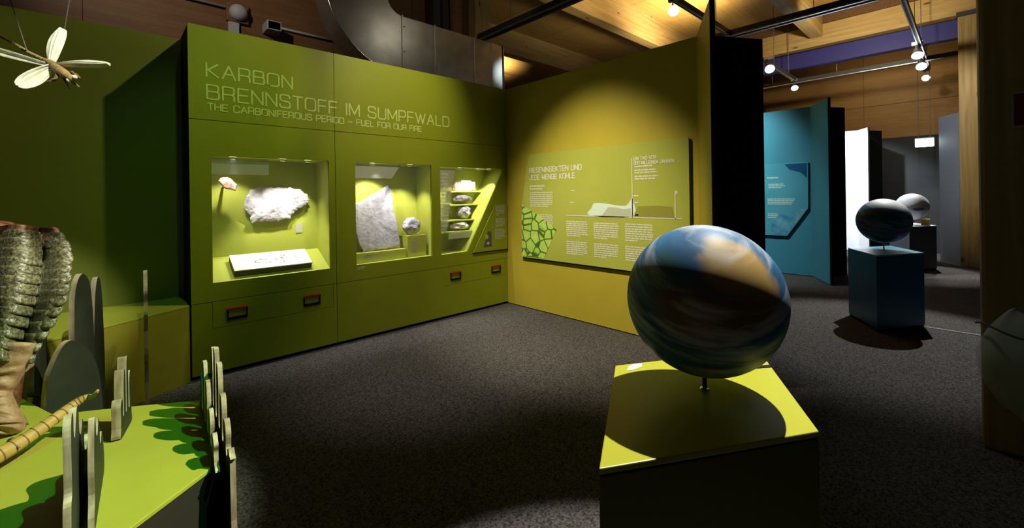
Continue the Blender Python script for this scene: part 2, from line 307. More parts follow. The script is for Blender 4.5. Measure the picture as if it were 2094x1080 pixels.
# stroke lettering: wide grotesque capitals drawn on a 1-high box
G = {
 'A': (1, [[(0, 0), (.5, 1), (1, 0)], [(.19, .36), (.81, .36)]]),
 'B': (.9, [[(0, 0), (0, 1), (.72, 1), (.84, .9), (.84, .62), (.72, .53), (0, .53)], [(.72, .53), (.9, .42), (.9, .12), (.76, 0), (0, 0)]]),
 'C': (.95, [[(.95, .72), (.95, .85), (.8, 1), (.15, 1), (0, .85), (0, .15), (.15, 0), (.8, 0), (.95, .15), (.95, .28)]]),
 'D': (.95, [[(0, 0), (0, 1), (.75, 1), (.95, .82), (.95, .18), (.75, 0), (0, 0)]]),
 'E': (.82, [[(.82, 0), (0, 0), (0, 1), (.82, 1)], [(0, .52), (.74, .52)]]),
 'F': (.8, [[(0, 0), (0, 1), (.8, 1)], [(0, .5), (.72, .5)]]),
 'G': (.98, [[(.95, .75), (.95, .88), (.82, 1), (.15, 1), (0, .85), (0, .15), (.15, 0), (.82, 0), (.97, .14), (.97, .48), (.55, .48)]]),
 'H': (.92, [[(0, 0), (0, 1)], [(.92, 0), (.92, 1)], [(0, .52), (.92, .52)]]),
 'I': (.05, [[(.02, 0), (.02, 1)]]),
 'J': (.75, [[(.75, 1), (.75, .15), (.6, 0), (.15, 0), (0, .15), (0, .3)]]),
 'K': (.9, [[(0, 0), (0, 1)], [(.84, 1), (.12, .5), (.9, 0)], [(0, .5), (.12, .5)]]),
 'L': (.75, [[(0, 1), (0, 0), (.75, 0)]]),
 'M': (1.1, [[(0, 0), (0, 1), (.55, .15), (1.1, 1), (1.1, 0)]]),
 'N': (.92, [[(0, 0), (0, 1), (.92, 0), (.92, 1)]]),
 'O': (1, [[(.15, 0), (0, .15), (0, .85), (.15, 1), (.85, 1), (1, .85), (1, .15), (.85, 0), (.15, 0)]]),
 'P': (.86, [[(0, 0), (0, 1), (.72, 1), (.86, .88), (.86, .54), (.72, .42), (0, .42)]]),
 'R': (.9, [[(0, 0), (0, 1), (.74, 1), (.87, .89), (.87, .57), (.74, .45), (0, .45)], [(.74, .45), (.88, .32), (.88, 0)]]),
 'S': (.92, [[(.88, .75), (.88, .88), (.76, 1), (.14, 1), (.02, .88), (.02, .64), (.14, .54), (.78, .48), (.92, .36), (.92, .12), (.78, 0), (.14, 0), (0, .12), (0, .26)]]),
 'T': (.86, [[(0, 1), (.86, 1)], [(.43, 0), (.43, 1)]]),
 'U': (.92, [[(0, 1), (0, .15), (.15, 0), (.77, 0), (.92, .15), (.92, 1)]]),
 'V': (.95, [[(0, 1), (.475, 0), (.95, 1)]]),
 'W': (1.35, [[(0, 1), (.36, 0), (.675, .9), (.99, 0), (1.35, 1)]]),
 '0': (.85, [[(.13, 0), (0, .13), (0, .87), (.13, 1), (.72, 1), (.85, .87), (.85, .13), (.72, 0), (.13, 0)]]),
 '3': (.85, [[(0, .85), (.13, 1), (.7, 1), (.82, .88), (.82, .62), (.72, .53), (.3, .53)], [(.72, .53), (.85, .42), (.85, .12), (.72, 0), (.13, 0), (0, .14)]]),
 '—': (1.0, [[(0, .45), (1, .45)]]), ' ': (.45, []),
}
def lettering(text, o, ux, uy, nrm, width, height, thick, gap=.28):
    """flat strokes on a surface: o = lower left, ux along the line, uy up"""
    o, ux, uy, nrm = map(Vector, (o, ux, uy, nrm)); tot = sum(G[c][0] for c in text) + gap * (len(text) - 1)
    sx = width / tot; mb = MB(); x = 0; lay = 0
    for c in text:
        w, strokes = G[c]
        for st in strokes:
            for (a, b_), (c2, d) in zip(st[:-1], st[1:]):
                p, q = Vector(((x + a) * sx, b_ * height)), Vector(((x + c2) * sx, d * height)); t = (q - p)
                if t.length < 1e-6: continue
                t = t.normalized() * thick * .5; nn = Vector((-t.y, t.x)); p = p - t * .6; q = q + t * .6
                lay += 1; mb.add([o + ux * k.x + uy * k.y + nrm * (.002 + .00006 * (lay % 7)) for k in (p - nn, q - nn, q + nn, p + nn)], [(0, 1, 2, 3)])
        x += w + gap
    return mb
def text_block(mb, o, ux, uy, nrm, w, h, rows, rnd=.25, fill=.55):
    o, ux, uy, nrm = map(Vector, (o, ux, uy, nrm)); rh = h / rows
    for r in range(rows):
        lim = w * (1 - random.random() * rnd) if r < rows - 1 else w * random.uniform(.4, .95); x = 0
        while x < lim - .004:
            ww = min(random.uniform(.02, .07) * max(w, .25) / .3, lim - x); y = h - (r + 1) * rh + rh * .2
            mb.add([o + ux * a + uy * b_ + nrm * .0015 for a, b_ in ((x, y), (x + ww, y), (x + ww, y + rh * fill), (x, y + rh * fill))], [(0, 1, 2, 3)])
            x += ww + .006
    return mb
# ================================================================== SETTING
struct(MB().box(-4, 17, -4, 15, -.1, 0).build('floor', 'carpet'))
ceil = struct(MB().box(-4, 17, -4, 15, 5.64, 5.74).build('ceiling', 'deck'))
for y0, y1 in ((-.2, 2.42), (2.42, 5.21), (5.21, 7.95), (7.95, 10.7), (10.7, 13.4)):        # deck panels between the beams
    x = 2.0
    while x < 15.6:
        MB().box(x + .005, x + 1.595, y0 + .125, y1 - .125, 5.60, 5.64).build('panel', 'deck', ceil); x += 1.6
for i, y in enumerate((2.54, 5.33, 8.07)):
    b_ = MB().box(4.4 if i else 2.0, 11.9, y - .24, y, 5.0, 5.62).build('roof_beam', 'glulam', bevel=.006)
    tag(b_, ['pale timber roof beam meeting the long cross girder near the hanging spotlights', 'broad knotty timber roof beam above the mustard partition',
             'darker timber roof beam farthest back, above the corner of green and mustard walls'][i], 'beam', 'timber roof beams')
gd = MB().box(11.9, 12.12, -1, 8, 4.81, 5.28).build('roof_girder', 'glulam_y', bevel=.006)
tag(gd, 'long pale knotty timber girder running above the blue beam', 'girder')
tag(MB().box(12.0, 12.12, -1, 8, 5.28, 5.62).build('girder_board', 'brownwall'), 'dark brown board closing the gap above the pale girder', 'board')
tag(MB().box(12.14, 12.34, .12, 8, 4.44, 4.80).build('blue_beam', 'bluebeam', bevel=.008), 'deep blue painted beam under the pale timber girder', 'beam')
# hall wall of brown boards behind the title wall
wb = struct(MB().box(-4, 5.05, 6.14, 6.3, 0, 5.64).build('wall_back', 'brownwall'))
x = -3.9
while x < 4.9:
    MB().box(x + .004, min(x + 1.246, 5.05), 6.115, 6.14, 0, 5.6).build('panel', 'brownwall', wb); x += 1.25
struct(MB().box(4.9, 17, 14.8, 15, 0, 5.64).build('wall_rear', 'brownwall'))
we = struct(MB().box(15.0, 15.2, -4, 15, 0, 5.64).build('wall_far', 'orangewall'))
for z0, z1 in ((2.4, 3.72), (3.73, 5.6)):
    for k in range(5): MB().box(14.97, 15.0, -3 + k * 2.5 + .004, -.5 + k * 2.5 - .004, z0, z1).build('panel', 'orangewall', we)
tag(MB().box(14.0, 14.1, -1.5, 4, 0, 2.76).build('dark_partition', 'charcoal'), 'dark grey partition behind the lit exit sign', 'partition')
wl = struct(MB().box(-4, .75, 4.885, 5.0, 0, 2.95).build('wall_behind', 'back_green'))

# ---------------- green title wall with niches (front plane y = 4.42)
YG = 4.42
wg = struct(thing('wall_left', (2.27, 4.6, 0)))
x0, xj, x1, zt = .505, 1.697, 4.05, 2.96
N1 = (.655, 1.634, .787, 1.868); N2 = (1.905, 2.832, .787, 1.868)
N3 = [(2.957, .78), (3.356, .787), (3.989, 1.856), (2.957, 1.856)]
g = .0025
def panel(rects, polys=()):
    mb = MB()
    for a, b_, c, d in rects: mb.box(a, b_, YG, YG + .02, c, d)
    for p in polys: mb.extr([(q[0], YG, q[1]) for q in p], (0, .02, 0))
    return mb.build('panel', 'green', wg)
panel([(x0, xj - g, 2.17 + g, zt)]); panel([(xj + g, x1, 2.17 + g, zt)])
panel([(x0, N1[0], .627 + g, 2.17 - g), (N1[1], xj - g, .627 + g, 2.17 - g), (N1[0], N1[1], .627 + g, N1[2]), (N1[0], N1[1], N1[3], 2.17 - g)])
panel([(xj + g, N2[0], .627 + g, 2.17 - g), (N2[0], N2[1], .627 + g, N2[2]), (N2[0], N2[1], N2[3], 2.17 - g), (N2[1], N3[0][0], .627 + g, 2.17 - g),
       (N3[0][0], x1, N3[2][1], 2.17 - g), (N3[0][0], x1, .627 + g, .78)],
      [[(3.356, .787), (x1, .787), (x1, 1.856), (3.989, 1.856)], [(N3[0][0], .78), (x1, .78), (x1, .787), (3.356, .787)]])
for dx0, dx1, a, b_ in ((.65, 1.66, x0, xj - g), (3.0, 4.0, xj + g, x1)):
    panel([(a, dx0 - g, .03, .627 - g), (dx1 + g, b_, .03, .627 - g), (dx0 - g, dx1 + g, .03, .402 - g)])
    dr = MB().box(dx0, dx1, YG + .001, YG + .02, .402, .627 - g).build('drawer', 'green', wg, bevel=.002)
    for hx in ((.83, 1.455) if dx0 < 2 else (3.165, 3.83)):
        h = MB()
        h.box(hx - .077, hx - .067, YG - .010, YG + .002, .450, .538).box(hx + .067, hx + .077, YG - .010, YG + .002, .450, .538).box(hx - .067, hx + .067, YG - .010, YG + .002, .450, .474)
        h.box(hx - .08, hx + .08, YG - .016, YG + .002, .538, .553, 1)
        tag(h.build('handle', ['black', 'red'], dr), 'black pull handle with a red top bar')
core = MB()      # carcass behind the panels, niches left open
core.box(x0 + .002, N1[0] - .012, YG + .02, 4.88, 0, zt - .005).box(N1[1] + .012, N2[0] - .012, YG + .02, 4.88, 0, zt - .005).box(N2[1] + .012, N3[0][0] - .012, YG + .02, 4.88, 0, zt - .005)
core.box(4.0, x1, YG + .02, 4.88, 0, zt - .005)
for a, b_ in ((N1[0] - .012, N1[1] + .012), (N2[0] - .012, N2[1] + .012), (N3[0][0] - .012, 4.0)):
    core.box(a, b_, YG + .02, 4.88, 0, .76).box(a, b_, YG + .02, 4.88, 1.885, zt - .005).box(a, b_, 4.785, 4.88, .76, 1.885)
core.box(x0 + .002, x1, YG + .02, 4.8, 0, .03)
core.build('carcass', 'black', wg)
YB = 4.77
def niche(poly, zback=None):
    """inside lining of a niche; poly is the opening (x, z) anticlockwise from lower left; floor may rise to zback"""
    mb = MB(); f = [Vector((p[0], YG + .012, p[1])) for p in poly]; k = [Vector((p[0], YB, p[1])) for p in poly]
    if zback: k[0].z = k[1].z = zback
    n = len(poly)
    for i in range(n):
        j = (i + 1) % n; mb.add([f[i], f[j], k[j], k[i]], [(0, 1, 2, 3)])
    mb.add(k, [tuple(range(n))]); return mb.build('niche', 'green_lit', wg)
niche([(N1[0], N1[2]), (N1[1], N1[2]), (N1[1], N1[3]), (N1[0], N1[3])], .962)
niche([(N2[0], N2[2]), (N2[1], N2[2]), (N2[1], N2[3]), (N2[0], N2[3])])
niche(N3)
text_block(MB(), (1.915, YG, .735), (1, 0, 0), (0, 0, 1), (0, -1, 0), .10, .035, 2, .3).build('lettering', 'panel_text', wg)
for t, px0, pw, zb, hh, th in (('KARBON', .63, .672, 2.538, .112, .0135), ('BRENNSTOFF IM SUMPFWALD', .632, 2.465, 2.350, .118, .0135), ('THE CARBONIFEROUS PERIOD — FUEL FOR OUR FIRE', .635, 2.07, 2.256, .057, .010)):
    lettering(t, (px0, YG, zb), (1, 0, 0), (0, 0, 1), (0, -1, 0), pw, hh, th, .30).build('lettering', 'title', wg)

# ---------------- folded partitions (mustard, blue, white)
def partition(name, px, yf, ytop, m_face, fin=.81, zt=2.96):
    w = struct(thing(name, (px + .25, (yf + ytop) / 2, 0)))
    MB().box(px, px + .02, yf, ytop, .012, zt).build('face_panel', m_face, w)
    fx, fy = px - fin * math.cos(math.radians(30)), yf - fin * math.sin(math.radians(30))
    nx, ny = .025 * .5, -.025 * .866
    mb = MB().prism([(px, yf), (fx, fy), (fx + nx, fy + ny), (px + .02, yf - .012)], .012, zt); mb.build('fin', m_face, w)
    mb = MB().prism([(fx - .004, fy - .003), (fx + nx, fy + ny), (fx + nx * 1.6, fy + ny * 1.6), (fx + nx * .4 - .004, fy + ny * 1.3)], .012, zt + .002); mb.build('edge_strip', 'black', w)
    MB().prism([(px + .021, yf + .002), (px + .03, yf - .09), (px + .53, yf - .40), (px + .53, ytop), (px + .021, ytop)], 0, zt - .01).build('carcass', 'black', w)  # end face is unlit; its darkness is painted in as black
    return w
wy = partition('wall_center', 4.05, 1.76, 4.42, 'yellow')
partition('wall_right', 8.95, 1.93, 6.5, 'blue', .75)
partition('wall_end', 13.45, 1.93, 5.5, 'white', .5)
gb = MB().prism([(12.45, .47), (11.97, .18), (12.0, .13), (12.5, .43)], 0, 2.96).build('grey_partition', 'greyblue'); tag(gb, 'tall grey-blue partition beside the slim timber column', 'partition')
# ---------------- columns
c2 = thing('timber_column', (12.07, .03, 0), 'slim pale knotty timber column carrying the end of the girder', 'column')
MB().box(11.92, 12.12, -.12, .172, 0, 4.78).build('shaft', 'glulam_z', c2, bevel=.008); MB().box(11.88, 12.16, -.14, .19, 4.78, 4.86).build('bracket', 'rail_dark', c2)
c1 = MB().box(3.68, 4.08, -.62, -.024, 0, 5.64).build('timber_pillar', 'darkcol', bevel=.022); tag(c1, 'large dark timber pillar at the right edge with red signs', 'pillar')
for zc, lab, xx, yy, hh, nm in ((1.93, 'dark red sign with a pale border high on the dark timber pillar', 3.676, -.21, .11, 'wall_sign'),):
    t = thing(nm, (xx, yy, zc - hh), lab, 'sign'); MB().box(xx - .004, xx, yy - .062, yy + .062, zc - hh * .88, zc + hh * .88).build('border', 'paleplastic', t)
    MB().box(xx - .006, xx - .004, yy - .052, yy + .052, zc - hh * .8, zc + hh * .8).build('sign_face', 'signred', t)
    MB().box(xx - .0075, xx - .006, yy - .04, yy + .005, zc + .02, zc + .03).build('sign_mark', 'paleplastic', t)
# clear cover bulging from the pillar
cv = MB(); nu, nv = 18, 14; vs = []
for j in range(nv + 1):
    t = j / nv; zz = .25 + .60 * t; rr = (math.sin(math.pi * min(1, .12 + .88 * t)) ** .45) * (.7 + .3 * math.sin(math.pi * t)) if t < .995 else .02
    for i in range(nu + 1):
        a = math.pi * i / nu; vs.append((3.675 - .17 * rr * math.sin(a) - .006 * math.sin(7 * a + 5 * t), -.20 + .20 * rr * math.cos(a), zz + .02 * math.sin(3 * a)))
cv.add(vs, [(j * (nu + 1) + i, j * (nu + 1) + i + 1, (j + 1) * (nu + 1) + i + 1, (j + 1) * (nu + 1) + i) for j in range(nv) for i in range(nu)])
cover = thing('plastic_cover', (3.6, -.2, .25), 'cloudy clear plastic cover bulging from the dark pillar near the floor', 'cover')
cv.build('bag', 'plastic', cover, smooth=True)
rim = [(3.672 - .172 * math.sin(a), -.2 + .2 * math.cos(a) * .98, .72 + .02 * math.sin(3 * a)) for a in (math.pi * i / 16 for i in range(17))]
MB().tube(rim, .006, 6).build('rim', 'rail_dark', cover, smooth=True)
t = thing('cover_sign', (3.62, -.2, .5), 'small dark red sign seen through the clear plastic cover', 'sign')
MB().box(3.655, 3.66, -.27, -.14, .50, .70).build('border', 'paleplastic', t); MB().box(3.651, 3.655, -.262, -.148, .51, .69).build('sign_face', 'signred', t)
MB().box(3.6495, 3.651, -.255, -.17, .525, .535).build('sign_mark', 'paleplastic', t)
tag(MB().box(6.455, 6.485, -2.5, .36, .0, .006).build('floor_strip', 'alu'), 'thin pale metal strip across the carpet behind the blue pedestal', 'strip')

# ---------------- galvanised duct on the hall wall
du = thing('air_duct', (3.6, 5.75, 3.2), 'galvanised steel air duct bending upward above the green wall', 'duct')
cxd, czd = 3.08, 4.27
mb = MB(); n = 18; prof = []
for ro_ in (1.065, .22):
    prof.append([(cxd - ro_ * math.sin(math.pi / 2 * i / n), czd - ro_ * math.cos(math.pi / 2 * i / n)) for i in range(n + 1)])
for i in range(n):
    q = [prof[0][i], prof[0][i + 1], prof[1][i + 1], prof[1][i]]
    for yy in (5.5, 5.88): mb.add([(p[0], yy, p[1]) for p in q], [(0, 1, 2, 3)])
    for k in (0, 1): mb.add([(prof[k][i][0], 5.5, prof[k][i][1]), (prof[k][i + 1][0], 5.5, prof[k][i + 1][1]), (prof[k][i + 1][0], 5.88, prof[k][i + 1][1]), (prof[k][i][0], 5.88, prof[k][i][1])], [(0, 1, 2, 3)])
mb.build('elbow', 'steel', du)
lip = MB()
lip.tube([(p[0], 5.497, p[1]) for p in prof[0]], .012, 6); lip.build('seam', 'steel_bright', du, smooth=True)
MB().box(cxd - 1.065, cxd - .22, 5.5, 5.88, czd, 5.6).build('riser', 'steel', du)
xs = [3.08, 3.62, 4.38, 4.74, 4.98]
for a, b_ in zip(xs[:-1], xs[1:]):
    MB().box(a + .003, b_ - .003, 5.5, 5.88, 3.2, 4.05).build('duct_section', 'steel', du, bevel=.004)
for a in xs[:-1]: MB().box(a - .012, a + .012, 5.488, 5.89, 3.19, 4.065).build('flange', 'steel', du, bevel=.004)
for a, zz in ((3.1, 3.55), (3.64, 3.42), (3.1, 3.9), (4.4, 3.5)): MB().sphere((a, 5.487, zz), .012, 8, 6).build('rivet', 'steel_bright', du)
mb = MB(); nn = 14
for i in range(nn):
    a0, a1 = math.pi * i / nn, math.pi * (i + 1) / nn
    p0, p1 = (5.0 + .09 * math.sin(a0), 5.69 - .19 * math.cos(a0)), (5.0 + .09 * math.sin(a1), 5.69 - .19 * math.cos(a1))
    mb.add([(*p0, 3.2), (*p1, 3.2), (*p1, 4.04), (*p0, 4.04)], [(0, 1, 2, 3)])
mb.build('end_cap', 'steel_bright', du, smooth=True); MB().box(4.985, 5.0, 5.49, 5.89, 3.19, 4.06).build('end_flange', 'rail_dark', du)
# ---------------- services on the hall wall
tag(MB().tube([(-2.5, 6.08, 3.80), (1.08, 6.08, 3.79)], .016, 8).build('conduit', 'paleplastic', smooth=True), 'thin pale conduit running left from the round alarm dome', 'conduit')
tag(MB().tube([(1.625, 6.08, 3.69), (2.4, 6.08, 3.685)], .016, 8).build('conduit', 'paleplastic', smooth=True), 'thin pale conduit between junction box and steel duct', 'conduit')
bell = thing('alarm_dome', (1.19, 6.0, 3.68), 'round grey alarm dome on the brown wall above the green wall', 'alarm')
MB().box(1.07, 1.30, 6.06, 6.115, 3.63, 3.86).build('back_plate', 'brownwall', bell, bevel=.006)
MB().lathe([(.095, 0), (.098, .02), (.09, .055), (.065, .085), (.03, .1), (0, .103)], (1.19, 6.06, 3.745), 24, (0, -1, 0)).build('dome', 'paleplastic', bell, smooth=True)
MB().box(1.09, 1.2, 6.07, 6.112, 3.4, 3.63).build('mount_strip', 'paleplastic', bell)
jb = thing('junction_box', (1.54, 6.06, 3.56), 'small pale junction box on the conduit above the title', 'box')
MB().box(1.46, 1.62, 5.88, 6.115, 3.575, 3.69).build('body', 'paleplastic', jb, bevel=.006); MB().box(1.47, 1.61, 6.045, 5.88, 3.585, 3.68).build('lid', 'paleplastic', jb, bevel=.003)
tag(MB().tube([(-2.5, 6.08, 4.02), (.1, 6.08, 3.94)], .02, 8).build('conduit', 'paleplastic', smooth=True), 'short pale conduit at the top left above the dragonfly', 'conduit')
for (a, b_, mm, lab) in ((3.83, 3.88, 'black', 'narrow black pipe rising behind the steel duct'), (3.92, 4.07, 'charcoal', 'grey-brown pipe rising behind the duct next to the black pipe'),
                         (4.1, 4.2, 'charcoal', 'second grey-brown pipe rising behind the steel duct'), (4.28, 4.5, 'brownwall', 'dark brown boxed riser behind the steel duct')):
    tag(MB().lathe([((b_ - a) / 2, 0), ((b_ - a) / 2, 1.64)], ((a + b_) / 2, 6.02, 4.0), 16).build('riser_pipe', mm, smooth=True), lab, 'pipe')
tag(MB().box(4.72, 5.05, 5.9, 6.114, 3.9, 5.62).build('timber_post', 'glulam_z', bevel=.006), 'brown timber post behind the right end of the steel duct', 'post')

# ---------------- ceiling tracks and lamps
def track(p, q, label, cat='track', w=.05):
    p, q = Vector(p), Vector(q); t = thing('light_track', (p + q) / 2, label, cat); d = (q - p).normalized(); s_ = Vector((-d.y, d.x, 0)); c = (p + q) / 2; L = (q - p) / 2
    MB().obox(c + UP * .045, L, s_ * w, UP * .045).build('channel', 'rail_dark', t)
    for s in (-1, 1): MB().obox(c + s_ * s * w * .8 - UP * .006, L, s_ * w * .25, UP * .008).build('lip', 'alu', t)
    k = max(2, int((q - p).length / 1.6) + 1)
    for i in range(k):
        a = p + (q - p) * ((i + .5) / k); MB().tube([a + UP * .09, (a.x, a.y, 5.61)], .006, 6).build('hanger', 'wire', t)
    return t
track((4.79, 1.2, 4.2), (4.79, 5.85, 4.2), 'dark ceiling track above the steel duct end', w=.07)
track((7.96, -.6, 4.2), (7.96, 3.9, 4.2), 'dark ceiling track with pale edge crossing above the black partition end', w=.08)
track((12.5, .15, 4.17), (12.5, 5.5, 4.17), 'farthest ceiling track, running below the blue beam', w=.05)
track((5.6, 2.86, 4.2), (7.9, 2.86, 4.2), 'short cross track carrying the cyan-white spotlight', w=.02)
track((10.2, 2.97, 4.2), (12.4, 2.97, 4.2), 'short cross track with lamps beside the black partition end', w=.02)
track((8.1, .66, 4.2), (13.6, .66, 4.2), 'slim cross track with a row of lamps right of the blue beam', w=.03)
def lamp(p, aim, label, lens='lamp_white', s=1.0, power=0):
    p = Vector(p); t = thing('track_spotlight', p, label, 'spotlight', 'track spotlights'); d = (Vector(aim) - p).normalized()
    MB().box(p.x - .02 * s, p.x + .02 * s, p.y - .05 * s, p.y + .05 * s, p.z + .10 * s, p.z + .14 * s).build('adapter', 'alu', t)
    MB().tube([p + UP * .12 * s, p + Vector((.03, .03, .03)) * s, p - d * .03], .008 * s, 6).build('arm', 'alu', t)
    MB().lathe([(.012, -.09), (.035, -.075), (.045, -.02), (.055, .03), (.057, .035)], p, 16, d).build('head', 'alu', t, smooth=True) if s == 1 else MB().lathe([(.012 * s, -.09 * s), (.035 * s, -.075 * s), (.045 * s, -.02 * s), (.055 * s, .03 * s), (.057 * s, .035 * s)], p, 16, d).build('head', 'alu', t, smooth=True)
    MB().lathe([(0, .028 * s), (.05 * s, .03 * s)], p, 16, d).build('lens', lens, t)
    return t
lamp((5.85, 2.86, 4.06), (2.0, 1.0, 2.0), 'cyan-white glowing spotlight above the mustard partition', 'lamp_cyan', 1.3)
lamp((10.35, 2.95, 4.13), (6.5, 1.2, 1.0), 'bright spotlight beside the top of the black partition end', 'lamp_white', 1.7)
lamp((12.45, 3.0, 4.07), (9, 1.6, 0), 'small spotlight hanging below the far track left of the lamp row', 'lamp_white', 1.4)
lamp((11.3, .70, 4.08), (8, .4, 0), 'uppermost lamp of the row right of the blue beam', 'lamp_white', 1.6)
lamp((12.2, .70, 4.04), (8, .4, 0), 'middle lamp of the row right of the blue beam', 'lamp_white', 1.6)
lamp((13.4, .70, 4.0), (8, .4, 0.5), 'lowest lamp of the row, glinting above the exit sign', 'lamp_white', 1.3)
ex = thing('exit_sign', (12.5, .69, 2.38), 'glowing white hanging exit sign box on two wires', 'exit sign')
MB().box(12.47, 12.53, .545, .83, 2.385, 2.55).build('lit_box', 'exit_lit', ex, bevel=.01); MB().box(12.465, 12.535, .54, .835, 2.55, 2.57).build('top_rail', 'alu', ex)
for yy in (.6, .78): MB().tube([(12.5, yy, 2.57), (12.5, yy, 4.16)], .006, 5).build('wire', 'wire', ex)
# ================================================================== THINGS: cases, panels, globes
def outline_slab(pts, thick, nrm_jit, rings=(0, .12, .25, .38, .5, .6, .7, .8, .88, .95, 1.0), seg=72, edge=.012, soft=False):
    """irregular stone plate: pts are 3-D outline points in a plane facing -Y; front face lies thick ahead of it"""
    pv = [Vector(p) for p in pts]; ol = spline(pv, 8) if soft else [pv[i].lerp(pv[(i + 1) % len(pv)], k / 8) for i in range(len(pv)) for k in range(8)]; L = len(ol); step = max(1, round(L / seg)); ol = ol[::step]; L = len(ol)
    c = sum(ol, Vector()) / L; mb = MB(); vs = []
    def rough(q): return (noise.noise(q * 7) + .6 * noise.noise(q * 16) + .35 * noise.noise(q * 38)) * nrm_jit
    for k, s in enumerate(rings):
        for p in ol:
            w = Vector((noise.noise(p * 23) + .7 * noise.noise(p * 60), 0, noise.noise(p * 23 + Vector((5, 5, 5))) + .7 * noise.noise(p * 60 + Vector((9, 2, 5))))) * edge
            q = c + (p + w - c) * s; q.y -= thick * (1 - .25 * s ** 10) + rough(q); vs.append(q)
    for p in ol:
        w = Vector((noise.noise(p * 23) + .7 * noise.noise(p * 60), 0, noise.noise(p * 23 + Vector((5, 5, 5))))) * edge
        vs.append(c + (p + w - c) * .95 + Vector((0, .002, 0)))
    n = len(rings) + 1
    fs = [(k * L + i, k * L + (i + 1) % L, (k + 1) * L + (i + 1) % L, (k + 1) * L + i) for k in range(n - 1) for i in range(L)] + [tuple((n - 1) * L + i for i in range(L))]
    return mb.add(vs, fs)
def stone(c, r, sc, jit=.18, fr=6, seed=0):
    mb = MB().sphere((0, 0, 0), 1, 28, 18); out = MB()
    vs = []
    for p in mb.v:
        d = p.normalized(); k = 1 + jit * noise.noise(d * fr * .35 + Vector((seed, 0, 0))) + jit * .35 * noise.noise(d * fr + Vector((0, seed, 0)))
        vs.append(Vector(c) + Vector((d.x * sc[0], d.y * sc[1], d.z * sc[2])) * r * k)
    return out.add(vs, mb.f)
# niche 1
o = outline_slab([(.944, 4.755, 1.469), (1.0, 4.755, 1.572), (1.06, 4.755, 1.60), (1.2, 4.755, 1.61), (1.343, 4.755, 1.612), (1.45, 4.755, 1.585), (1.515, 4.755, 1.54), (1.543, 4.755, 1.467), (1.46, 4.755, 1.40), (1.395, 4.755, 1.36), (1.348, 4.755, 1.288), (1.205, 4.755, 1.272), (1.1, 4.755, 1.275), (1.015, 4.755, 1.267), (.99, 4.755, 1.366), (.955, 4.755, 1.42)], .05, .010, edge=.016, seg=130).build('fossil_slab', 'rock', smooth=False)
tag(o, 'large pale jagged fossil slab mounted on the back of the left niche', 'fossil')
o = outline_slab([(0.724, 4.57, 1.661), (0.752, 4.57, 1.694), (0.786, 4.57, 1.696), (0.825, 4.57, 1.675), (0.863, 4.57, 1.626), (0.860, 4.57, 1.573), (0.815, 4.57, 1.582), (0.759, 4.57, 1.597)], .03, .005, seg=40, edge=.006)
rf = thing('red_fossil', (.79, 4.6, 1.56), 'small reddish fossil on a rod in the upper left of the left niche', 'fossil')
o.build('stone', 'rock_red', rf); MB().tube([(.79, 4.56, 1.63), (.79, YB, 1.60)], .010, 6).build('rod', 'wire', rf)
sl = thing('display_slab', (1.13, 4.55, .84), 'white rectangular slab lying on the sloping floor of the left niche', 'slab')
ang = math.atan2(.962 - .787, YB - YG); uy = Vector((0, math.cos(ang), math.sin(ang))); un = Vector((0, -math.sin(ang), math.cos(ang)))
base = Vector((1.145, 4.585, .787 + (4.585 - YG) * math.tan(ang)))
MB().obox(base + un * .026, (.325, 0, 0), uy * .125, un * .024).build('slab', 'slab_edge', sl); MB().obox(base + un * .055, (.328, 0, 0), uy * .128, un * .005).build('slab_top', 'slab_white', sl)
mk = MB()
for i in range(26):
    px_ = random.uniform(-.16, .27); py_ = random.gauss(.0, .03); L_ = random.uniform(.004, .02); a_ = random.uniform(0, 3.14)
    mk.obox(base + un * .0605 + Vector((px_, 0, 0)) + uy * py_, Vector((math.cos(a_) * L_, 0, 0)) + uy * math.sin(a_) * L_, Vector((-math.sin(a_) * .003, 0, 0)) + uy * math.cos(a_) * .003, un * .001)
mk.build('fossil_marks', 'bone', sl)
tag(MB().box(1.42, 1.485, YB - .006, YB - .001, 1.14, 1.24).build('caption_card', 'panel_grey'), 'small pale caption card right of the large fossil slab', 'card')
# niche 2
o = outline_slab([(1.95, 4.66, 1.41), (2.16, 4.69, 1.50), (2.40, 4.71, 1.635), (2.44, 4.71, 1.63), (2.455, 4.66, 1.35), (2.475, 4.60, 1.08), (2.49, 4.585, .925), (2.3, 4.58, .905), (2.04, 4.58, .90), (2.0, 4.6, 1.0), (1.96, 4.63, 1.2), (1.94, 4.65, 1.32)], .03, .0012, seg=90).build('slate_slab', 'rock_grey', smooth=True)
tag(o, 'tall grey slate slab leaning in the middle niche', 'fossil')
tag(MB().extr([(1.915, 4.70, .90), (2.53, 4.64, .90), (2.50, 4.76, 1.70), (1.915, 4.76, 1.70)], (0, .012, 0)).build('backing_board', 'green_lit'), 'lime board behind the leaning grey slate', 'board')
pl = MB().box(1.915, 2.53, 4.50, 4.68, .79, .895).build('case_plinth', 'green_lit', bevel=.003); tag(pl, 'long low lime block under the grey slate slab', 'block')
pl = MB().box(2.55, 2.80, 4.50, 4.70, .79, 1.04).build('case_plinth', 'green_lit', bevel=.003); tag(pl, 'square lime block under the round stone', 'block')
tag(stone((2.66, 4.60, 1.145), .12, (.95, .8, .82), .2, 6, 3).build('round_stone', 'rock_ball', smooth=False), 'round pale stone on the block in the middle niche', 'fossil')
for (a, b_, lab) in ((2.03, 2.25, 'caption lettering on the front of the long low block'), (2.60, 2.68, 'caption lettering on the front of the square block')):
    mb = MB(); text_block(mb, (a, 4.4985, .81), (1, 0, 0), (0, 0, 1), (0, -1, 0), b_ - a, .07 if a < 2.5 else .17, 4 if a < 2.5 else 8)
    tag(mb.build('caption', 'panel_grey'), lab, 'caption')
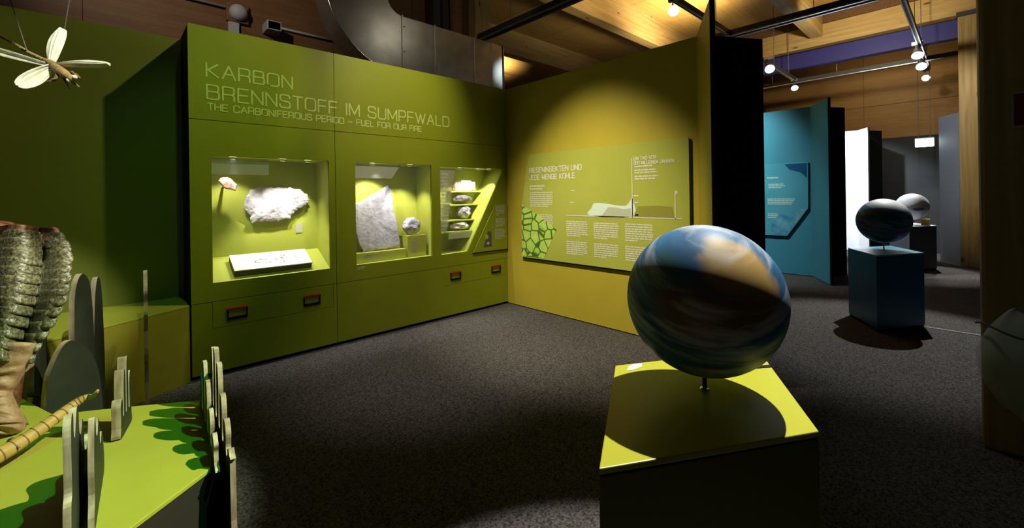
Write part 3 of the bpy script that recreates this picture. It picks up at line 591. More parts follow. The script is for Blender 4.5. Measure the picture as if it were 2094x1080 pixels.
# niche 3: shelves climb to the back
shelves = [(3.05, 3.60, 4.50, 1.045, 'lowest'), (3.14, 3.68, 4.56, 1.185, 'second lowest'), (3.24, 3.76, 4.62, 1.385, 'third'), (3.28, 3.80, 4.67, 1.562, 'topmost')]
for a, b_, yy, zz, lab in shelves:
    lim = 3.356 + (zz - .787) * (3.989 - 3.356) / 1.069
    tag(MB().box(a, min(b_, lim - .01), yy, YB - .002, zz - .016, zz).build('case_shelf', 'green_lit'), lab + ' lime shelf in the slanted right niche', 'shelf')
blk = thing('banded_stone', (3.50, 4.7, 1.562), 'red-brown polished stone block with a white middle on the topmost shelf', 'fossil')
MB().box(3.37, 3.45, 4.675, 4.76, 1.562, 1.69).build('end', 'rock_red', blk, bevel=.01); MB().box(3.451, 3.63, 4.67, 4.76, 1.562, 1.70).build('middle', 'slab_white', blk, bevel=.01); MB().box(3.631, 3.70, 4.675, 4.76, 1.562, 1.685).build('end', 'rock_red', blk, bevel=.01)
tag(stone((3.50, 4.70, 1.45), .13, (1.1, .5, .42), .2, 5, 8).build('dark_stone', 'rock_dark'), 'low dark stone with a pale face on the third shelf', 'fossil')
tag(stone((3.49, 4.665, 1.277), .092, (1.05, .8, .95), .22, 7, 5).build('grey_nodule', 'rock_ball'), 'knobbly round grey stone on the second lowest shelf', 'fossil')
tag(stone((3.37, 4.62, 1.105), .12, (1.15, .7, .5), .3, 5, 11).build('pale_stone', 'rock'), 'flat pale peaked stone on the lowest shelf', 'fossil')
mb = MB(); mb.box(3.12, 3.5, 4.488, 4.496, .955, 1.028); tag(mb.build('caption_card', 'panel_grey'), 'pale caption strip hanging under the lowest shelf', 'card')
# printed films and glass of the cases
def film(poly, lab, rows):
    t = thing('text_film', (poly[0][0] + .1, YG + .03, poly[0][1]), lab, 'label film')
    MB().extr([(p[0], YG + .03, p[1]) for p in poly], (0, .002, 0)).build('film', 'film', t)
    if rows:
        mb = MB(); a = poly[0]; text_block(mb, (a[0] + .02, YG + .029, a[1] + .06), (1, 0, 0), (0, 0, 1), (0, -1, 0), rows[0], rows[1], rows[2]); mb.build('print', 'film_text', t)
film([(.662, 1.715), (1.10, 1.715), (1.10, 1.86), (.662, 1.86)], 'grey translucent text strip at the top left of the left niche', None)
film([(1.912, 1.70), (2.33, 1.70), (2.45, 1.86), (1.912, 1.86)], 'grey translucent strip with a slanted end in the middle niche', None)
film([(2.965, 1.05), (3.06, 1.05), (3.2, 1.84), (2.965, 1.84)], 'tall translucent text film at the left of the slanted niche', (.12, .68, 16))
for nm, poly in (('left', [(N1[0], N1[2]), (N1[1], N1[2]), (N1[1], N1[3]), (N1[0], N1[3])]), ('middle', [(N2[0], N2[2]), (N2[1], N2[2]), (N2[1], N2[3]), (N2[0], N2[3])]), ('slanted right', N3)):
    tag(MB().extr([(p[0], YG + .008, p[1]) for p in poly], (0, .004, 0)).build('case_glass', 'glass'), 'clear glass pane closing the %s niche' % nm, 'glass')
def downlight(x, y, z, aim, power, ang, lab, col=(1, .97, .92)):
    t = thing('niche_downlight', (x, y, z - .02), lab, 'downlight', 'niche downlights')
    MB().lathe([(.032, 0), (.032, -.014), (.024, -.016)], (x, y, z), 18).build('ring', 'alu', t, smooth=True); MB().lathe([(0, -.012), (.023, -.012)], (x, y, z), 18).build('lens', 'lamp_white', t)
    spot((x, y, z - .03), aim, power, ang, .6, col, .012, 'downlight_beam', t)
downlight(.82, 4.47, 1.866, (.85, 4.72, 1.2), 14, 80, 'large glowing downlight at the left of the left niche ceiling')
downlight(1.22, 4.46, 1.866, (1.24, 4.66, .9), 34, 76, 'middle downlight in the left niche ceiling')
downlight(1.45, 4.47, 1.866, (1.35, 4.7, 1.1), 20, 70, 'right downlight in the left niche ceiling')
downlight(2.13, 4.50, 1.866, (2.2, 4.66, 1.2), 26, 95, 'large glowing downlight at the left of the middle niche')
downlight(2.58, 4.48, 1.866, (2.62, 4.65, 1.0), 30, 80, 'right downlight in the middle niche ceiling')
downlight(3.3, 4.48, 1.855, (3.35, 4.66, 1.0), 26, 90, 'left downlight in the slanted niche ceiling')
downlight(3.62, 4.52, 1.855, (3.55, 4.7, 1.3), 16, 100, 'greenish middle downlight in the slanted niche', (.75, 1, .75))
downlight(3.80, 4.50, 1.855, (3.55, 4.6, 1.1), 18, 90, 'right downlight in the corner of the slanted niche')
# slanted text panel beside the third niche
tp = thing('information_board', (3.73, 4.41, .763), 'dark green slanted text panel right of the slanted niche', 'panel')
MB().extr([(3.432, YG - .022, .763), (4.028, YG - .022, .760), (4.028, YG - .022, 1.38), (3.82, YG - .022, 1.375)], (0, .010, 0)).build('board', 'green', tp)
MB().extr([(3.432, YG - .012, .745), (4.04, YG - .012, .742), (4.04, YG - .012, 1.37), (3.82, YG - .012, 1.36)], (0, .012, 0)).build('shade_sheet', 'panel_shade', tp)  # dark sheet set lower than the board, its shade built as a solid
for a, b_, zz, hh, n in ((3.82, 3.99, 1.22, .14, 7), (3.82, 3.99, 1.07, .12, 6), (3.80, 3.99, .90, .145, 7)): text_block(MB(), (a, YG - .022, zz), (1, 0, 0), (0, 0, 1), (0, -1, 0), b_ - a, hh, n, .08, .7).build('text_lines', 'panel_grey', tp)
MB().extr([(3.60, YG - .024, .82), (3.74, YG - .024, .82), (3.74, YG - .024, 1.02), (3.68, YG - .024, 1.02)], (0, .002, 0)).build('picture', 'rock_dark', tp)
MB().sphere((3.66, YG - .023, .95), .035, 10, 8, (1, .05, 1)).build('picture_leaf', 'panel', tp); MB().sphere((3.68, YG - .023, .865), .03, 10, 8, (1.2, .05, .8)).build('picture_flower', 'rock_red', tp)

# big information panel on the mustard partition
K = 4.012 / 4.05
def pp(y, z, dx=0): return Vector((4.012 - dx, y * K, 1.5 + (z - 1.5) * K))
ip = thing('info_panel', (4.03, 3.0, .67), 'large green information panel with chart on the mustard wall', 'panel')
ol = [(3.986, 2.026), (1.849, 2.028), (1.849, .676), (4.142, .670), (4.127, 1.39)]
MB().extr([pp(*q) for q in ol], (.010, 0, 0)).build('board', 'panel', ip)
MB().extr([pp(a, b_ ) + Vector((.010, -.012, -.018)) for a, b_ in ol], (.028, 0, 0)).build('shade_sheet', 'panel_shade', ip)  # offset dark copy of the board draws its shade on the wall
UX, UZ, NX = (0, -1, 0), (0, 0, 1), (-1, 0, 0)
for t, y, zb, w, hh, th in (('RIESENINSEKTEN UND', 3.972, 1.785, .84, .058, .013), ('JEDE MENGE KOHLE', 3.972, 1.690, .74, .058, .013), ('EIN TAG VOR', 2.437, 1.845, .25, .032, .008), ('300 MILLIONEN JAHREN', 2.437, 1.797, .435, .032, .008)):
    lettering(t, pp(y, zb), UX, UZ, NX, w, hh, th, .3).build('lettering', 'panel_text', ip)
for y, z0, w, hh, n, rag in ((3.975, 1.555, .27, .07, 2, .2), (3.975, 1.338, .40, .195, 8, .06), (3.975, 1.058, .40, .19, 8, .06),
                        (3.365, .99, .32, .19, 8, .06), (2.962, .985, .33, .19, 8, .06), (2.555, .985, .33, .195, 8, .06), (3.369, .775, .32, .165, 7, .06), (2.962, .775, .33, .165, 7, .06), (2.555, .775, .33, .165, 7, .06),
                        (2.43, 1.765, .38, .025, 1, .05), (2.43, 1.70, .28, .05, 2, .2), (2.43, 1.635, .28, .05, 2, .2)):
    text_block(MB(), pp(y, z0), UX, UZ, NX, w, hh, n, rag, .62).build('text_lines', 'panel_text', ip)
MB().extr([pp(*q, .003) for q in ((4.128, 1.371), (3.80, 1.22), (3.523, 1.061), (3.60, .93), (3.734, .690), (4.135, .684))], (.002, 0, 0)).build('cell_picture', 'cells', ip)
MB().extr([pp(*q, .0025) for q in spline([(3.02, 1.252), (2.985, 1.34), (2.955, 1.389), (2.87, 1.393), (2.787, 1.388), (2.70, 1.375), (2.60, 1.365), (2.53, 1.372), (2.48, 1.43), (2.462, 1.45), (2.463, 1.252)], 3)], (.001, 0, 0)).build('chart_area', 'panel_white', ip)
MB().extr([pp(*q, .0035) for q in ((2.85, 1.253), (2.76, 1.35), (2.66, 1.345), (2.57, 1.33), (2.48, 1.34), (2.467, 1.253))], (.001, 0, 0)).build('chart_area', 'panel_grey', ip)
MB().extr([pp(*q, .0025) for q in ((2.44, 1.255), (2.40, 1.36), (2.2, 1.37), (2.02, 1.36), (2.0, 1.25))], (.001, 0, 0)).build('chart_area', 'panel_dim', ip)
mb = MB()
for a in (((3.37, 1.244), (1.92, 1.244), .006), ((2.46, 1.24), (2.46, 1.87), .005), ((1.99, 1.24), (1.99, 1.49), .006)):
    p, q = pp(*a[0], .002), pp(*a[1], .002); mb.obox((p + q) / 2, (q - p) / 2, Vector((0, a[2], 0)) if abs(q.z - p.z) > .05 else Vector((0, 0, a[2])), (.0005, 0, 0))
for z in (1.47, 1.40, 1.27): mb.obox(pp(2.42, z, .002), (0, .03, 0), (0, 0, .008), (.0005, 0, 0))
for y, z in ((3.26, 1.54), (3.27, 1.40)): mb.obox(pp(y, z, .002), (0, .03, 0), (0, 0, .006), (.0005, 0, 0))
mb.build('chart_lines', 'panel_text', ip)
MB().sphere(pp(1.98, 1.50, .001), .018, 10, 8, (.05, 1, 1)).build('chart_dot', 'panel_text', ip)

# blue panel
bp = thing('blue_info_panel', (8.92, 2.6, .68), 'pale blue information panel with cut corner on the blue partition', 'panel')
M['bpanel'] = mat('blue_panel_print', (.08, .33, .42, 1), .3, vscale=1.5, col2=(.11, .40, .46, 1))
M['bprint'] = mat('blue_panel_picture', (.20, .48, .50, 1), .4, vscale=7, col2=(.05, .25, .42, 1))
bo = [(4.2, 2.0), (1.97, 2.0), (1.975, 1.19), (2.30, .69), (4.2, .68)]
MB().extr([(8.91, a * .996, b_) for a, b_ in bo], (.012, 0, 0)).build('board', 'bpanel', bp)
MB().extr([(8.922, a * .996 - .015, b_ - .015) for a, b_ in bo], (.027, 0, 0)).build('shade_sheet', 'panel_shade', bp)  # shade of the blue board, modelled as a shifted dark sheet
MB().extr([(8.907, a * .996, b_) for a, b_ in ((2.55, .71), (2.30, .715), (1.985, 1.19), (2.1, 1.18), (2.25, 1.05), (2.4, 1.08), (2.55, .95))], (.002, 0, 0)).build('picture', 'bprint', bp)
MB().extr([(8.907, a * .996, b_) for a, b_ in ((2.33, 1.98), (1.985, 1.98), (1.985, 1.72), (2.08, 1.82), (2.25, 1.88))], (.002, 0, 0)).build('picture', 'blue_ped', bp)
for y, z, w, hh, n in ((2.60, 1.72, .22, .05, 1), (2.58, 1.55, .28, .09, 3), (2.60, 1.25, .45, .12, 4), (2.6, 1.0, .2, .1, 3)): text_block(MB(), (8.91, y, z), UX, UZ, NX, w, hh, n, .2).build('text_lines', 'panel_white', bp)

# pedestals: 60 degree rhombus plan, sharp corner towards -X
def pedestal(name, cx, cy, h, m_side, m_top, label):
    t = thing(name, (cx, cy, 0), label, 'pedestal', 'rhombus globe pedestals'); s = .66; a, b_ = s * math.cos(math.pi / 6), s / 2
    pl = [(cx - a, cy), (cx, cy - b_), (cx + a, cy), (cx, cy + b_)]
    MB().prism([(cx + (x - cx) * .97, cy + (y - cy) * .97) for x, y in pl], 0, .03).build('toe_kick', 'black', t)
    MB().prism(pl, .03, h - .022).build('body', m_side, t, bevel=.003)
    MB().prism([(cx + (x - cx) * .992, cy + (y - cy) * .992) for x, y in pl], h - .022, h - .017).build('shadow_joint', 'black', t)
    MB().prism(pl, h - .017, h).build('top', m_top, t, bevel=.003); return t
def globe(name, c, r, mt, label, zb, tilt=(0, 0, 0)):
    t = thing(name, (c[0], c[1], zb), label, 'globe', 'globes on pedestals'); c = Vector(c)
    s = MB().sphere((0, 0, 0), r, 64, 40).build('ball', mt, None, smooth=True, origin=(0, 0, 0)); s.parent = t; s.location = c - t.location; s.rotation_euler = tilt
    MB().tube([(c.x, c.y, zb), (c.x, c.y, c.z - r + .01)], .007, 10).build('stem', 'steel_bright' if zb < .82 else 'black', t, smooth=True)
    MB().lathe([(0, .004), (.014, .004), (.016, 0)], (c.x, c.y, zb), 16).build('foot', 'steel_bright', t, smooth=True); return t
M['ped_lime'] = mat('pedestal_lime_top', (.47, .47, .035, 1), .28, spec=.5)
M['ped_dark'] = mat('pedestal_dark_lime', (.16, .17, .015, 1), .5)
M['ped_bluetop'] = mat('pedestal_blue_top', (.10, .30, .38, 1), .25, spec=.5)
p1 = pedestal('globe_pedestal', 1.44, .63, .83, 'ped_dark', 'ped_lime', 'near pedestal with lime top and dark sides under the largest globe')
MB().extr([(1.425, .90, .8305), (1.455, .885, .8305), (1.50, .88, .8305), (1.525, .895, .8305), (1.50, .915, .8305), (1.46, .915, .8305)], (0, 0, .001)).build('top_print', 'white', p1)
MB().extr([(1.835, .531, .8305), (1.70, .625, .8305), (1.725, .632, .8305), (1.858, .541, .8305)], (0, 0, .002)).build('black_bar', 'black', p1)  # thin black bar laid flat on the pedestal top
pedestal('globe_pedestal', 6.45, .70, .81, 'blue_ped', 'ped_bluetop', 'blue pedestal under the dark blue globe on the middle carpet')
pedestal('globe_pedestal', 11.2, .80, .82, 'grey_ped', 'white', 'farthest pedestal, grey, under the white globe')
tag(MB().box(11.2, 11.40, .56, .68, .822, .93).build('wood_block', 'woodblock', bevel=.005), 'ochre wooden block beside the white globe', 'block')
def gd_(px, py, c, r, tilt):        # surface point seen at a picture position, in the ball's own axes
    o = Vector((0, 0, EYE)); d = (at(px, py, 1) - o).normalized(); oc = o - Vector(c); b_ = oc.dot(d); q = b_ * b_ - oc.dot(oc) + r * r
    p = oc + d * (-b_ - math.sqrt(max(q, 0)))
    from mathutils import Euler
    return tuple(Euler(tilt).to_matrix().inverted() @ p)
C1 = (1.475, .630, 1.138); T1 = (.30, -.42, 0); R1 = .25
TAN = (.58, .38, .12, 1); BRN = (.20, .12, .04, 1)
lands = [(gd_(1512, 545, C1, R1, T1), .095, TAN, .022, .10, (1, 1, 1)), (gd_(1560, 590, C1, R1, T1), .06, TAN, .025, .08, (1, 1, 1.1)), (gd_(1475, 510, C1, R1, T1), .05, (.46, .33, .13, 1), .02, .09, (1, 1, 1.2)),
         (gd_(1440, 650, C1, R1, T1), .11, BRN, .04, .10, (.75, .75, 1.5)), (gd_(1540, 650, C1, R1, T1), .07, BRN, .04, .1, (.8, .8, 1.5)), (gd_(1360, 540, C1, R1, T1), .04, (.06, .16, .17, 1), .03, .1, (.7, .7, 1.6))]
gm1 = globe_mat('globe_print_near', (.030, .105, .23, 1), (.075, .22, .38, 1), lands, (.80, .82, .80, 1), .75)
globe('globe', C1, R1, gm1, 'largest globe, blue with tan continents, in the foreground', .832, T1)
C2 = (6.43, .70, 1.145); T2 = (.1, -.25, .6)
gm2 = globe_mat('globe_print_mid', (.02, .075, .16, 1), (.04, .13, .24, 1), [((.0, .0, .25), .17, (.78, .78, .74, 1), .05, .05, (1, 1, 1)), (gd_(1775, 465, C2, .25, T2), .06, (.09, .10, .05, 1), .04, .1, (1, 1, 1.4))], (.6, .66, .68, 1), .35)
globe('globe', C2, .25, gm2, 'dark blue globe with white cap on the blue pedestal', .812, T2)
C3 = (11.2, .80, 1.165)
gm3 = globe_mat('globe_print_far', (.62, .66, .70, 1), (.75, .78, .8, 1), [(gd_(1878, 428, C3, .25, (0, 0, 0)), .07, (.03, .06, .30, 1), .02, .08, (.8, .8, 2.2))], (.85, .86, .88, 1), .6)
globe('globe', C3, .25, gm3, 'white globe with a blue band, farthest of the three', .821)
# ================================================================== MODEL LANDSCAPE (left)
PA = [(.332, 2.17), (.371, 2.905), (.05, 3.11), (-.21, 3.262), (-.40, 3.78), (-1.5, 3.95), (-1.9, 2.2), (-.75, 1.32)]
plA = thing('display_platform', (-.5, 2.6, 0), 'low lime platform in the foreground carrying plywood plants', 'platform')
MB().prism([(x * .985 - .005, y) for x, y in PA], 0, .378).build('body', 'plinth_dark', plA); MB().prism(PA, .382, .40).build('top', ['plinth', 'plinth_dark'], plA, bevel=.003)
PB = [(.490, 4.413), (-.097, 4.09), (-.36, 3.94), (-1.5, 4.0), (-1.5, 4.88), (.490, 4.88)]
plB = thing('display_platform', (-.3, 4.5, 0), 'taller lime platform against the back wall beside the title wall', 'platform')
MB().prism(PB, 0, .612).build('body', 'plinth_side', plB); MB().prism(PB, .614, .628).build('top', 'plinth', plB, bevel=.002)

def ply(name, base, direction, outline, label, th=.034, z0=0):
    """plywood cut-out: outline in (distance along the sheet, height)"""
    d = Vector((direction[0], direction[1], 0)).normalized(); nrm = Vector((-d.y, d.x, 0)); base = Vector(base)
    pts = [base + d * p.x + UP * p.y - nrm * th / 2 for p in spline([Vector(q) for q in outline], 4)]
    mb = MB(); n = len(pts); v = nrm * th
    mb.add(pts + [p + v for p in pts], [tuple(range(n))[::-1], tuple(range(n, 2 * n))], 0); mb.add(pts + [p + v for p in pts], [(i, (i + 1) % n, (i + 1) % n + n, i + n) for i in range(n)], 1)
    o = mb.build(name, ['darkgreen', 'ply_edge']); return tag(o, label, 'plant', 'plywood plants')
def fern(s0, s1, zb, h, n=4):
    """lobed leaf outline standing between s0 and s1"""
    L = s1 - s0; c = s0 + L * .55; out = [(s0 + L * .38, zb), (s0 + L * .36, zb + h * .12)]
    for k in range(n):
        t = (k + .5) / n; w = L * .5 * (1 - .55 * t); zz = zb + h * (.16 + .66 * t)
        out += [(c - w, zz), (c - w * .98, zz + h * .075), (c - w * .28, zz + h * .055), (c - w * .26, zz + h * .10)]
    out += [(c - L * .06, zb + h * .97), (c, zb + h), (c + L * .06, zb + h * .97)]
    for k in reversed(range(n)):
        t = (k + .5) / n; w = L * .45 * (1 - .55 * t); zz = zb + h * (.16 + .66 * t)
        out += [(c + w * .26, zz + h * .10), (c + w * .28, zz + h * .055), (c + w * .98, zz + h * .075), (c + w, zz)]
    return out + [(c + L * .14, zb + h * .12), (c + L * .13, zb)]
# right edge of the platform
def fingers(s0, s1, zb, znotch, tops, stem=.0):
    """upright lobes side by side with deep notches between them"""
    n = len(tops); w = (s1 - s0) / n; out = [(s0 + .01, zb), (s0 + .005, (zb + znotch) / 2)]
    for k, t in enumerate(tops):
        a = s0 + k * w; out += [(a + w * .12, znotch + .01), (a + w * .06, znotch + (t - znotch) * .6), (a + w * .22, t - .012), (a + w * .45, t), (a + w * .68, t - .014), (a + w * .74, znotch + (t - znotch) * .55), (a + w * .72, znotch + .01)]
        if k < n - 1: out += [(a + w * .92, znotch - .012)]
    return out + [(s1 - .01, (zb + znotch) / 2), (s1 - .015, zb)]
ply('plywood_fern', (.360, 2.03, 0), (.070, 1), fingers(0, .86, 0, .43, [.475, .54, .60, .70, .735, .70]), 'pale-edged plywood fern at the right end of the low platform', .020)
ply('plywood_fern', (.318, 2.12, .40), (.062, 1), fingers(0, .70, 0, .05, [.12, .17, .25, .30, .20]), 'thin plywood fern just inside the right end of the low platform', .016)
# near cut-out, lower left
ply('plywood_fern', (-.092, 1.84, .40), (.045, 1), [(.0, .0), (.0, .08), (-.015, .12), (-.012, .20), (.012, .23), (.008, .30), (.0, .40), (.02, .452), (.06, .445), (.07, .38), (.10, .36), (.13, .40), (.16, .43), (.20, .41), (.22, .33), (.27, .30), (.32, .33), (.36, .29), (.38, .2), (.46, .17), (.54, .19), (.6, .13), (.6, 0)], 'nearest tall plywood plant at the lower left with thick pale edges', .018)
ply('plywood_fern', (-.045, 2.02, .40), (.05, 1), [(.0, 0), (.0, .12), (-.01, .2), (.0, .28), (.03, .36), (.06, .34), (.09, .28), (.13, .27), (.17, .31), (.21, .27), (.25, .18), (.32, .2), (.38, .14), (.40, 0)], 'second plywood plant close behind the nearest one', .016)
ply('plywood_fern', (.025, 2.70, .40), (.22, 1), fingers(-.01, .20, 0, .10, [.18, .30, .345, .26]), 'short plywood plant in the middle of the low platform', .034)
ply('plywood_fern', (-.32, 3.66, .40), (.25, 1), [(.0, 0), (-.01, .14), (.0, .26), (.03, .27), (.05, .36), (.05, .46), (.08, .475), (.13, .44), (.15, .3), (.15, 0)], 'slim plywood stem beside the segmented creature', .034)
ply('plywood_leaf', (-.255, 3.43, 0), (.80, .60), [(.0, .0), (-.005, .3), (.005, .5), (.03, .60), (.075, .69), (.12, .715), (.17, .67), (.22, .60), (.26, .45), (.275, .2), (.27, 0)], 'broad rounded dark plywood leaf at the back of the low platform', .034)
ply('plywood_leaf', (-.15, 3.68, 0), (.66, .75), [(.0, .0), (-.01, .5), (-.01, .8), (.0, .97), (.035, 1.055), (.075, 1.03), (.10, .92), (.115, .6), (.115, 0)], 'tall rounded plywood leaf standing behind the broad dark one', .034)
ply('plywood_leaf', (-.07, 3.84, 0), (.6, .8), [(.0, .0), (-.01, .5), (.0, .85), (.02, 1.0), (.045, .98), (.06, .8), (.07, .4), (.06, 0)], 'narrow plywood leaf right behind the tall rounded one', .03)
ply('plywood_fern', (.187, 3.80, 0), (.05, 1), [(.05, 0), (.08, .25), (.05, .45), (.08, .6), (.05, .72), (.09, .8), (.07, .88), (.12, .95), (.16, 1.01), (.20, .96), (.22, .85), (.27, .8), (.24, .7), (.30, .6), (.26, .45), (.31, .3), (.28, .12), (.3, 0)], 'tall thin plywood fern seen edge on before the taller platform', .022)

# ---------------- segmented creature rearing up at the left edge
M['shell'] = mat('creature_shell', (.19, .20, .10, 1), .34, spec=.5, vscale=75, col2=(.045, .035, .018, 1), bump=.5, bscale=70)
M['shell_red'] = mat('creature_shell_red', (.30, .13, .06, 1), .4, spec=.5, vscale=30, col2=(.10, .05, .025, 1), bump=.5, bscale=60)
M['belly'] = mat('creature_belly', (.40, .245, .14, 1), .5, vscale=26, col2=(.28, .165, .09, 1), bump=.5, bscale=40)
cr = thing('segmented_creature', at(0, 900, 2.35) * 1.0, 'giant segmented creature with ribbed green-brown shell rearing up at the left', 'model creature')
def plate(y0, y1, xl, xc, xr, depth, bulge, lobe, mname, name, wave=0, droop=14, lp=1.0):
    """one shell plate between picture heights y0..y1 (top, bottom); axis at xc, edge at xr; mirrored beyond the axis"""
    NU, NV = 40, 7; vs = []
    for j in range(NV + 1):
        v = j / NV
        for i in range(NU + 1):
            u = -1 + 2 * i / NU; au = abs(u); x = xc + (u * (xr - xc) if u > 0 else u * (xc - xl))
            cr_ = .52
            if au < cr_: dz = bulge * (math.cos(au / cr_ * math.pi / 2) ** .8) + .03
            else: dz = .03 + lobe * math.sin((au - cr_) / (1 - cr_) * math.pi)
            half = 1 if au < .86 else math.sqrt(max(0, 1 - ((au - .86) / .14) ** 2)) * .85 + .15
            yy = y0 + (y1 - y0) * (.5 + (v - .5) * half) + droop * (max(0, au - .1) - .9 * max(0, au - .62) * 1.6) + wave * math.sin(u * 4)
            lip = (.008 * v ** 2 - .006 * (1 - v) ** 2 + (.004 if j == NV - 1 else 0)) * lp
            vs.append(at(x, yy, depth - dz - lip))
    mb = MB().add(vs, [(j * (NU + 1) + i, j * (NU + 1) + i + 1, (j + 1) * (NU + 1) + i + 1, (j + 1) * (NU + 1) + i) for j in range(NV) for i in range(NU)])
    o = mb.build(name, mname, cr, smooth=True); so = o.modifiers.new('shell', 'SOLIDIFY'); so.thickness = .006; so.offset = 0; return o
rows = [(462, 482, 122), (472, 496, 134), (488, 514, 146), (508, 534, 150), (528, 552, 147), (546, 572, 146), (566, 594, 143), (588, 614, 138), (608, 636, 128), (630, 660, 116), (654, 684, 100), (678, 708, 86), (700, 732, 74)]
for i, (a, b_, xr) in enumerate(rows):
    xc = 34 - i * 3.2; plate(a - 3, b_ + 6, xc - (xr - xc), xc, xr, 2.36 - .014 * i, .12, .03, 'shell_red' if i == 0 else 'shell', 'shell_plate')
prof = spline([Vector(q) for q in ((700, 78), (730, 68), (758, 54), (785, 36), (806, 27), (828, 36), (850, 50), (868, 56), (882, 46), (890, 20))], 8, False)
NU = 36; vs = []                                   # folded underside, one continuous skin
for k, q in enumerate(prof):
    t = k / (len(prof) - 1); ridge = .007 * abs(math.sin(t * math.pi * 7.5)) ** .6 + .004 * math.sin(t * 60)
    for i in range(NU + 1):
        u = -1 + 2 * i / NU; x = -70 + u * (q.y + 70); dz = .11 * math.sqrt(max(0, 1 - u * u)) + ridge * (1 - u ** 8)
        vs.append(at(x, q.x + 16 * (1 - u * u) * (.3 - t) + 3 * math.sin(u * 7 + k * .3), 2.17 - .10 * t - dz))
MB().add(vs, [(k * (NU + 1) + i, k * (NU + 1) + i + 1, (k + 1) * (NU + 1) + i + 1, (k + 1) * (NU + 1) + i) for k in range(len(prof) - 1) for i in range(NU)]).build('underside', 'belly', cr, smooth=True)
MB().tube([at(-20, 470, 2.38), at(-18, 600, 2.36), at(-22, 720, 2.30), at(-25, 850, 2.20)], [.15, .17, .14, .11], 16).build('trunk', 'shell_red', cr, smooth=True)
MB().sphere(at(-15, 480, 2.36), .11, 18, 12, (1.3, 1, .7)).build('head', 'shell_red', cr, smooth=True)
for i, (a, b_) in enumerate((((20, 872), (46, 884)), ((8, 885), (28, 905)), ((34, 858), (58, 868)))):
    p, q = at(*a, 2.12), at(*b_, 2.08); MB().tube([p, (p + q) / 2 + UP * .02, q], [.014, .010, .003], 8).build('leg', 'insect_dark', cr, smooth=True)
# ---------------- ringed tail lying across the platform
tl = thing('model_reptile', at(-60, 965, 1.75), 'tan ringed tail of a model animal lying across the low platform', 'model animal')
path = spline([at(-120, 985, 1.62), at(-60, 962, 1.68), at(0, 930, 1.75), at(60, 893, 1.84), at(110, 858, 1.92), at(150, 828, 2.0), at(172, 815, 2.03), at(190, 810, 2.05), at(201, 797, 2.06)], 5, False)
n = len(path); MB().tube(path, [.034 * (1 - i / n) ** .8 + .004 for i in range(n)], 12).build('tail', 'tan', tl, smooth=True)
for i in range(6, n - 8, 2):
    r_ = .034 * (1 - i / n) ** .8 + .0052; d = (path[i + 1] - path[i]).normalized(); MB().tube([path[i] - d * .002, path[i] + d * .002], r_, 12).build('ring', 'tan_dark', tl)
MB().tube([at(22, 902, 1.80), at(30, 905, 1.79), at(40, 915, 1.78)], [.014, .010, .004], 8).build('foot', 'belly', tl, smooth=True)

# ---------------- hanging dragonfly
df = thing('dragonfly_model', at(108, 128, 1.9), 'large pale-winged dragonfly model hanging on thin wires', 'model insect')
def wing(root, tip, wide, side, name='wing'):
    """thin cambered wing with raised veins"""
    r_, t_, w_ = at(*root), at(*tip), None; d = t_ - r_; L = d.length; d.normalize()
    wv = (at(*side) - (r_ + t_) / 2); wv = (wv - d * wv.dot(d)).normalized(); nn = d.cross(wv); NU, NV = 22, 8; vs = []
    for i in range(NU + 1):
        t = i / NU; hw = wide * (math.sin(math.pi * min(1, .06 + .90 * t)) ** .55) * (.62 + .45 * t) * (1 if t < .93 else math.sqrt(max(.02, 1 - ((t - .93) / .075) ** 2)))
        for j in range(NV + 1):
            s = -1 + 2 * j / NV; vs.append(r_ + d * (L * t) + wv * (hw * s) + nn * (.012 * (1 - s * s) + .0025 * (j % 2) + .01 * math.sin(t * 3)))
    o = MB().add(vs, [(i * (NV + 1) + j, i * (NV + 1) + j + 1, (i + 1) * (NV + 1) + j + 1, (i + 1) * (NV + 1) + j) for i in range(NU) for j in range(NV)]).build(name, 'wing', df)
    so = o.modifiers.new('t', 'SOLIDIFY'); so.thickness = .004
    for s in (-1, 1):
        e = [vs[i * (NV + 1) + (0 if s < 0 else NV)] for i in range(NU + 1)]; MB().tube(e, .0025, 5).build('vein', 'wing', o)
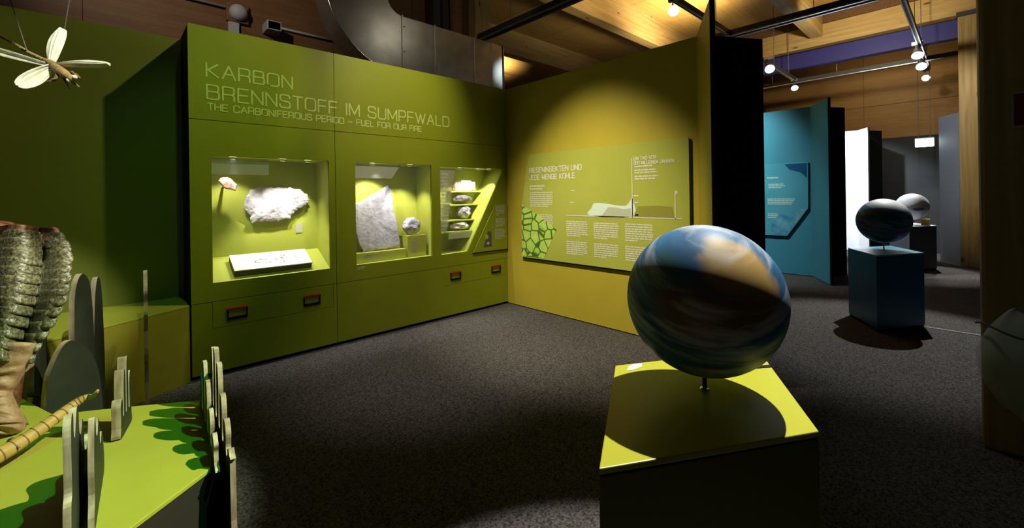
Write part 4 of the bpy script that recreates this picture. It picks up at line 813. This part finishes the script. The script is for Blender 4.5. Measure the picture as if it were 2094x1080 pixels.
wing((116, 132, 1.88), (226, 133, 1.80), .0175, (171, 110, 1.85))
wing((103, 134, 1.90), (-70, 86, 1.98), .0175, (20, 88, 1.95))
wing((106, 132, 1.92), (128, 60, 1.98), .036, (90, 92, 1.945))
wing((108, 134, 1.88), (36, 176, 1.80), .036, (68, 140, 1.84))
body = spline([at(150, 165, 1.78), at(138, 155, 1.80), at(120, 142, 1.85), at(106, 130, 1.90), at(90, 122, 1.96)], 4, False)
MB().tube(body, [q * .62 for q in (.012, .016, .016, .018, .024, .026, .028, .028, .028, .028, .026, .026, .024, .022, .020, .016, .012)], 12).build('thorax', 'insect', df, smooth=True)
MB().sphere(at(147, 160, 1.78), .015, 14, 10).build('head', 'insect', df, smooth=True)
for s in ((141, 164), (153, 158)): MB().sphere(at(*s, 1.775), .009, 12, 8).build('eye', 'wing', df, smooth=True)
ab = spline([at(95, 124, 1.95), at(60, 108, 2.05), at(30, 90, 2.14), at(0, 74, 2.23), at(-40, 52, 2.34)], 4, False)
for i in range(len(ab) - 1):
    a, b_ = ab[i], ab[i + 1]; MB().tube([a, a + (b_ - a) * .2, a + (b_ - a) * .85, b_], [.005, .008, .0075, .0045], 10).build('abdomen_segment', 'insect', df, smooth=True)
for i, pts in enumerate((((125, 150), (136, 168), (142, 180)), ((130, 152), (150, 168), (162, 178)), ((132, 150), (148, 147), (158, 158)), ((118, 148), (112, 164), (92, 168)), ((120, 150), (116, 160), (104, 163)), ((136, 150), (156, 152), (164, 160)))):
    MB().tube([at(*p, 1.83 - .02 * k) for k, p in enumerate(pts)], [.006, .005, .003], 6).build('leg', 'insect_dark', df, smooth=True)
a = at(57, 110, 2.05); MB().tube([a, (at(18, -10, 2.05).x, at(18, -10, 2.05).y, at(18, -10, 2.05).z), at(-10, -110, 2.05)], .0022, 5).build('wire', 'wire', df)
a = at(131, 66, 2.02); MB().tube([a, at(142, 0, 2.02), at(160, -110, 2.02)], .0022, 5).build('wire', 'wire', df)
for o in list(COL.objects):
    if '_o' in o: del o['_o']
